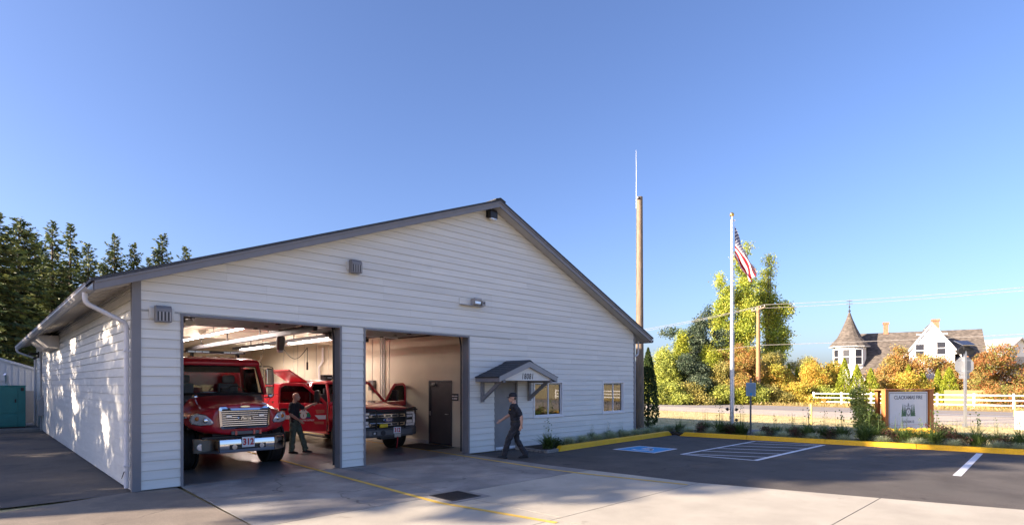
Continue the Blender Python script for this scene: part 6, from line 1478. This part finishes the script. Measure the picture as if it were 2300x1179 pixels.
# dry lawn blades
n = 42000; lx = RNG.uniform(18.8,36,n); ly = RNG.uniform(-16,14,n); keep = lx > 19.6+.10*(-ly); lx, ly = lx[keep], ly[keep]; n = len(lx)
hgt = RNG.uniform(.02,.075,n)
P = np.stack([lx, ly, -.05+hgt*.5], 1); T = np.stack([RNG.normal(size=n)*.5, RNG.normal(size=n)*.5, np.ones(n)], 1)
PAL['dry'] = [(.46,.37,.18),(.40,.33,.15),(.30,.28,.10),(.52,.43,.24)]
lw = link('lawn_grass', leaf_mesh('lawn_grass', P, hgt*1.3, cols('dry', n), T, .16), M['blade']); tag(lw, 'short dry straw coloured lawn between the bed and the road', 'grass', None, 'stuff')
n = 9000; lx = RNG.uniform(51.6,57.5,n); ly = RNG.uniform(-30,30,n); hgt = RNG.uniform(.1,.45,n)
P = np.stack([lx, ly, -.05+hgt*.45], 1); T = np.stack([RNG.normal(size=n)*.5, RNG.normal(size=n)*.5, np.ones(n)], 1); PAL['verge'] = [(.44,.30,.12),(.36,.28,.10),(.24,.22,.06)]
lw = link('verge_grass', leaf_mesh('verge_grass', P, hgt, cols('verge', n), T, .12), M['blade']); tag(lw, 'tan dry grass on the far verge of the road', 'grass', None, 'stuff')
# ------------------------------------------------------------------ farmhouse across the road
HD = 63.0; hx, hy_ = px_at(2060, HD)
hs = thing('farmhouse', 'white farmhouse with cone roofed turret and weathered shake roof', 'house', (hx, hy_, -.05), CAM_YAW-R(32))
_c, _s = math.cos(R(-32)), math.sin(R(-32))
def hm(px, y=0.0):
    r_ = (px-CPX)/FPX; return (r_*(HD+y*_c)-(2060-CPX)/FPX*HD+y*_s)/(_c-r_*_s)
def hz(py): return z_at(py, HD)+.05
M['hwhite'] = pmat('white clapboard', (.74,.74,.74), .6, var=.05, stretch=(.2,.2,6)); M['hshade'] = M['hwhite']
rz_, ez_ = hz(738), hz(838)
x0, x1 = hm(1928,4), hm(2207,4)
MB().box(x0+.3,x1-.4,.3,8.2,0,ez_+.2).build('wall', M['hwhite'], hs)
MB().prism([(-.5,ez_),(4.2,rz_),(8.9,ez_),(8.9,ez_-.18),(4.2,rz_-.2),(-.5,ez_-.18)], x0, x1, 'x').build('roof', M['shake'], hs)
MB().prism([(.2,ez_-.1),(4.2,rz_-.3),(8.2,ez_-.1)], x1-.45, x1-.30, 'x').build('gable_wall', M['hwhite'], hs)
MB().prism([(.2,ez_-.1),(4.2,rz_-.3),(8.2,ez_-.1)], x0+.3, x0+.45, 'x').build('gable_wall', M['hwhite'], hs)
# front gabled wing
gx, gw = hm(2093,-3), (hm(2156)-hm(2031))/2; gzp = hz(730); gze = hz(800)
MB().box(gx-gw+.55,gx+gw-.55,-3.02,.29,0,gze+.055).build('wing_wall', M['hwhite'], hs)
MB().prism([(gx-gw+.35,gze+.06),(gx+gw-.35,gze+.06),(gx,gzp-.24)], -3.02, 3.6).build('wing_gable', M['hwhite'], hs)
for s_ in (-1,1):
    MB().prism([(gx+s_*.001,gzp),(gx+s_*gw,gze),(gx+s_*gw,gze-.2),(gx+s_*.001,gzp-.22)], -3.1, 4.1).build('wing_roof', M['shake'], hs)
    MB().prism([(gx+s_*.001,gzp-.03),(gx+s_*gw,gze-.03),(gx+s_*gw,gze-.30),(gx+s_*.001,gzp-.32)], -3.16, -3.101).build('bargeboard', M['hwhite'], hs)
    # shingled skirt roof on the right of the wing
MB().prism([(gx+gw-.5,hz(808)),(gx+gw+1.2,hz(820)),(gx+gw+1.2,hz(823)),(gx+gw-.5,hz(812))], -2.2, .2).build('porch_roof', M['shake'], hs)
for k in range(7):
    a = R(200+k*23); MB().bar((gx+.25*math.cos(a),-3.12,gzp-.62+.2*math.sin(a)),(gx+.75*math.cos(a),-3.12,gzp-.55+.55*math.sin(a)), .03, .06).build('gable_spindle', M['gutter'], hs)
MB().bar((gx-1.35,-3.13,gzp-1.30),(gx+1.35,-3.13,gzp-1.30), .05, .12).build('gable_tie', M['hwhite'], hs)
def hwin(x, z, w_, h_, y):
    f_ = MB().box(x-w_/2-.12,x+w_/2+.12,y-.08,y-.001,z-h_/2-.12,z+h_/2+.14).build('window', M['whitepaint'], hs); MB().box(x-w_/2,x+w_/2,y-.095,y-.0805,z-h_/2,z-.04).build('pane', M['ink'], f_); MB().box(x-w_/2,x+w_/2,y-.095,y-.0805,z+.04,z+h_/2).build('pane', M['ink'], f_)
hwin(hm(2113,-2.6), hz(786), .72, 1.3, -3.02); hwin(hm(2066,-3), hz(790), .72, 1.3, -3.02); hwin(hm(2020), hz(862), .8, 1.3, .3); hwin(hm(2170), hz(858), .8, 1.3, .3)
# turret
tx, tr = hm(1908,1.2), 1.72; tze = hz(770)
MB().lathe([(tr,0),(tr,tze)], (tx,1.2,0), 10).build('turret_wall', M['hwhite'], hs)
rp = [(tr+.42,tze-.05),(tr+.30,tze+.12),(tr*.76,tze+.95),(tr*.46,tze+2.05),(tr*.20,tze+3.2),(.10,tze+4.0)]
tro = MB().lathe([(tr+.42,tze-.12)]+rp+[(.06,tze+4.01)], (tx,1.2,0), 16).build('turret_roof', M['shake'], hs)
MB().lathe([(tr+.44,tze-.20),(tr+.44,tze-.121),(tr+.1,tze-.121),(tr+.1,tze-.20)], (tx,1.2,0), 16).build('turret_cornice', M['whitepaint'], hs)
fi = MB().tube([(tx,1.2,tze+3.9),(tx,1.2,tze+5.6)], [.05,.02], 6); fi.ball((tx,1.2,tze+4.2), .14, n=8); fi.ball((tx,1.2,tze+4.7), .10, n=8); fi.bar((tx-.35,1.2,tze+5.05),(tx+.35,1.2,tze+5.05), .03, .05); fi.bar((tx-.3,1.2,tze+5.4),(tx+.3,1.2,tze+5.4), .03, .05)
fi.build('weather_vane', M['dsteel'], tro)
for ang, in ((-100,),(-58,),(-140,)):
    c_ = Vector((tx+math.cos(R(ang))*(tr*.965), 1.2+math.sin(R(ang))*(tr*.965), 0)); rot = Matrix.Translation(c_) @ Matrix.Rotation(R(ang+90), 4, 'Z'); zc_ = hz(798)
    f_ = MB().box(-.50,.50,-.10,.05,zc_-.98,zc_+.98, rot).build('turret_window', M['whitepaint'], hs); MB().box(-.34,.34,-.125,-.1005,zc_-.86,zc_-.04, rot).build('pane', M['ink'], f_); MB().box(-.34,.34,-.125,-.1005,zc_+.04,zc_+.86, rot).build('pane', M['ink'], f_)
# chimneys with corbelled tops
for px, yt, yb, w_ in ((1990,713,750,.50),(2102,711,742,.62)):
    c_ = MB().box(hm(px,4)-w_/2,hm(px,4)+w_/2,4.0,4.0+w_,hz(yb)-1,hz(yt)-.25).build('chimney', M['brick'], hs); MB().box(hm(px,4)-w_/2-.08,hm(px,4)+w_/2+.08,3.92,4.08+w_,hz(yt)-.249,hz(yt)).build('chimney_cap', M['brick'], c_)
# outbuilding at the right edge
ox, oy = px_at(2290, 82); ob = thing('outbuilding', 'grey outbuilding with pale gable half hidden by the red tree', 'building', (ox, oy, -.05), CAM_YAW+R(12))
zz = z_at(757, 82); ze = z_at(800, 82)
MB().box(-3.6,3.6,0,9,0,ze).build('wall', M['gutter'], ob); MB().prism([(-3.6,ze+.001),(3.6,ze+.001),(0,zz-.15)], 0, 9).build('gable', M['hwhite'], ob)
for s_ in (-1,1): MB().prism([(s_*.001,zz),(s_*4.1,ze-.25),(s_*4.1,ze-.45),(s_*.001,zz-.2)], -.4, 9.3).build('roof', M['gutter'], ob)
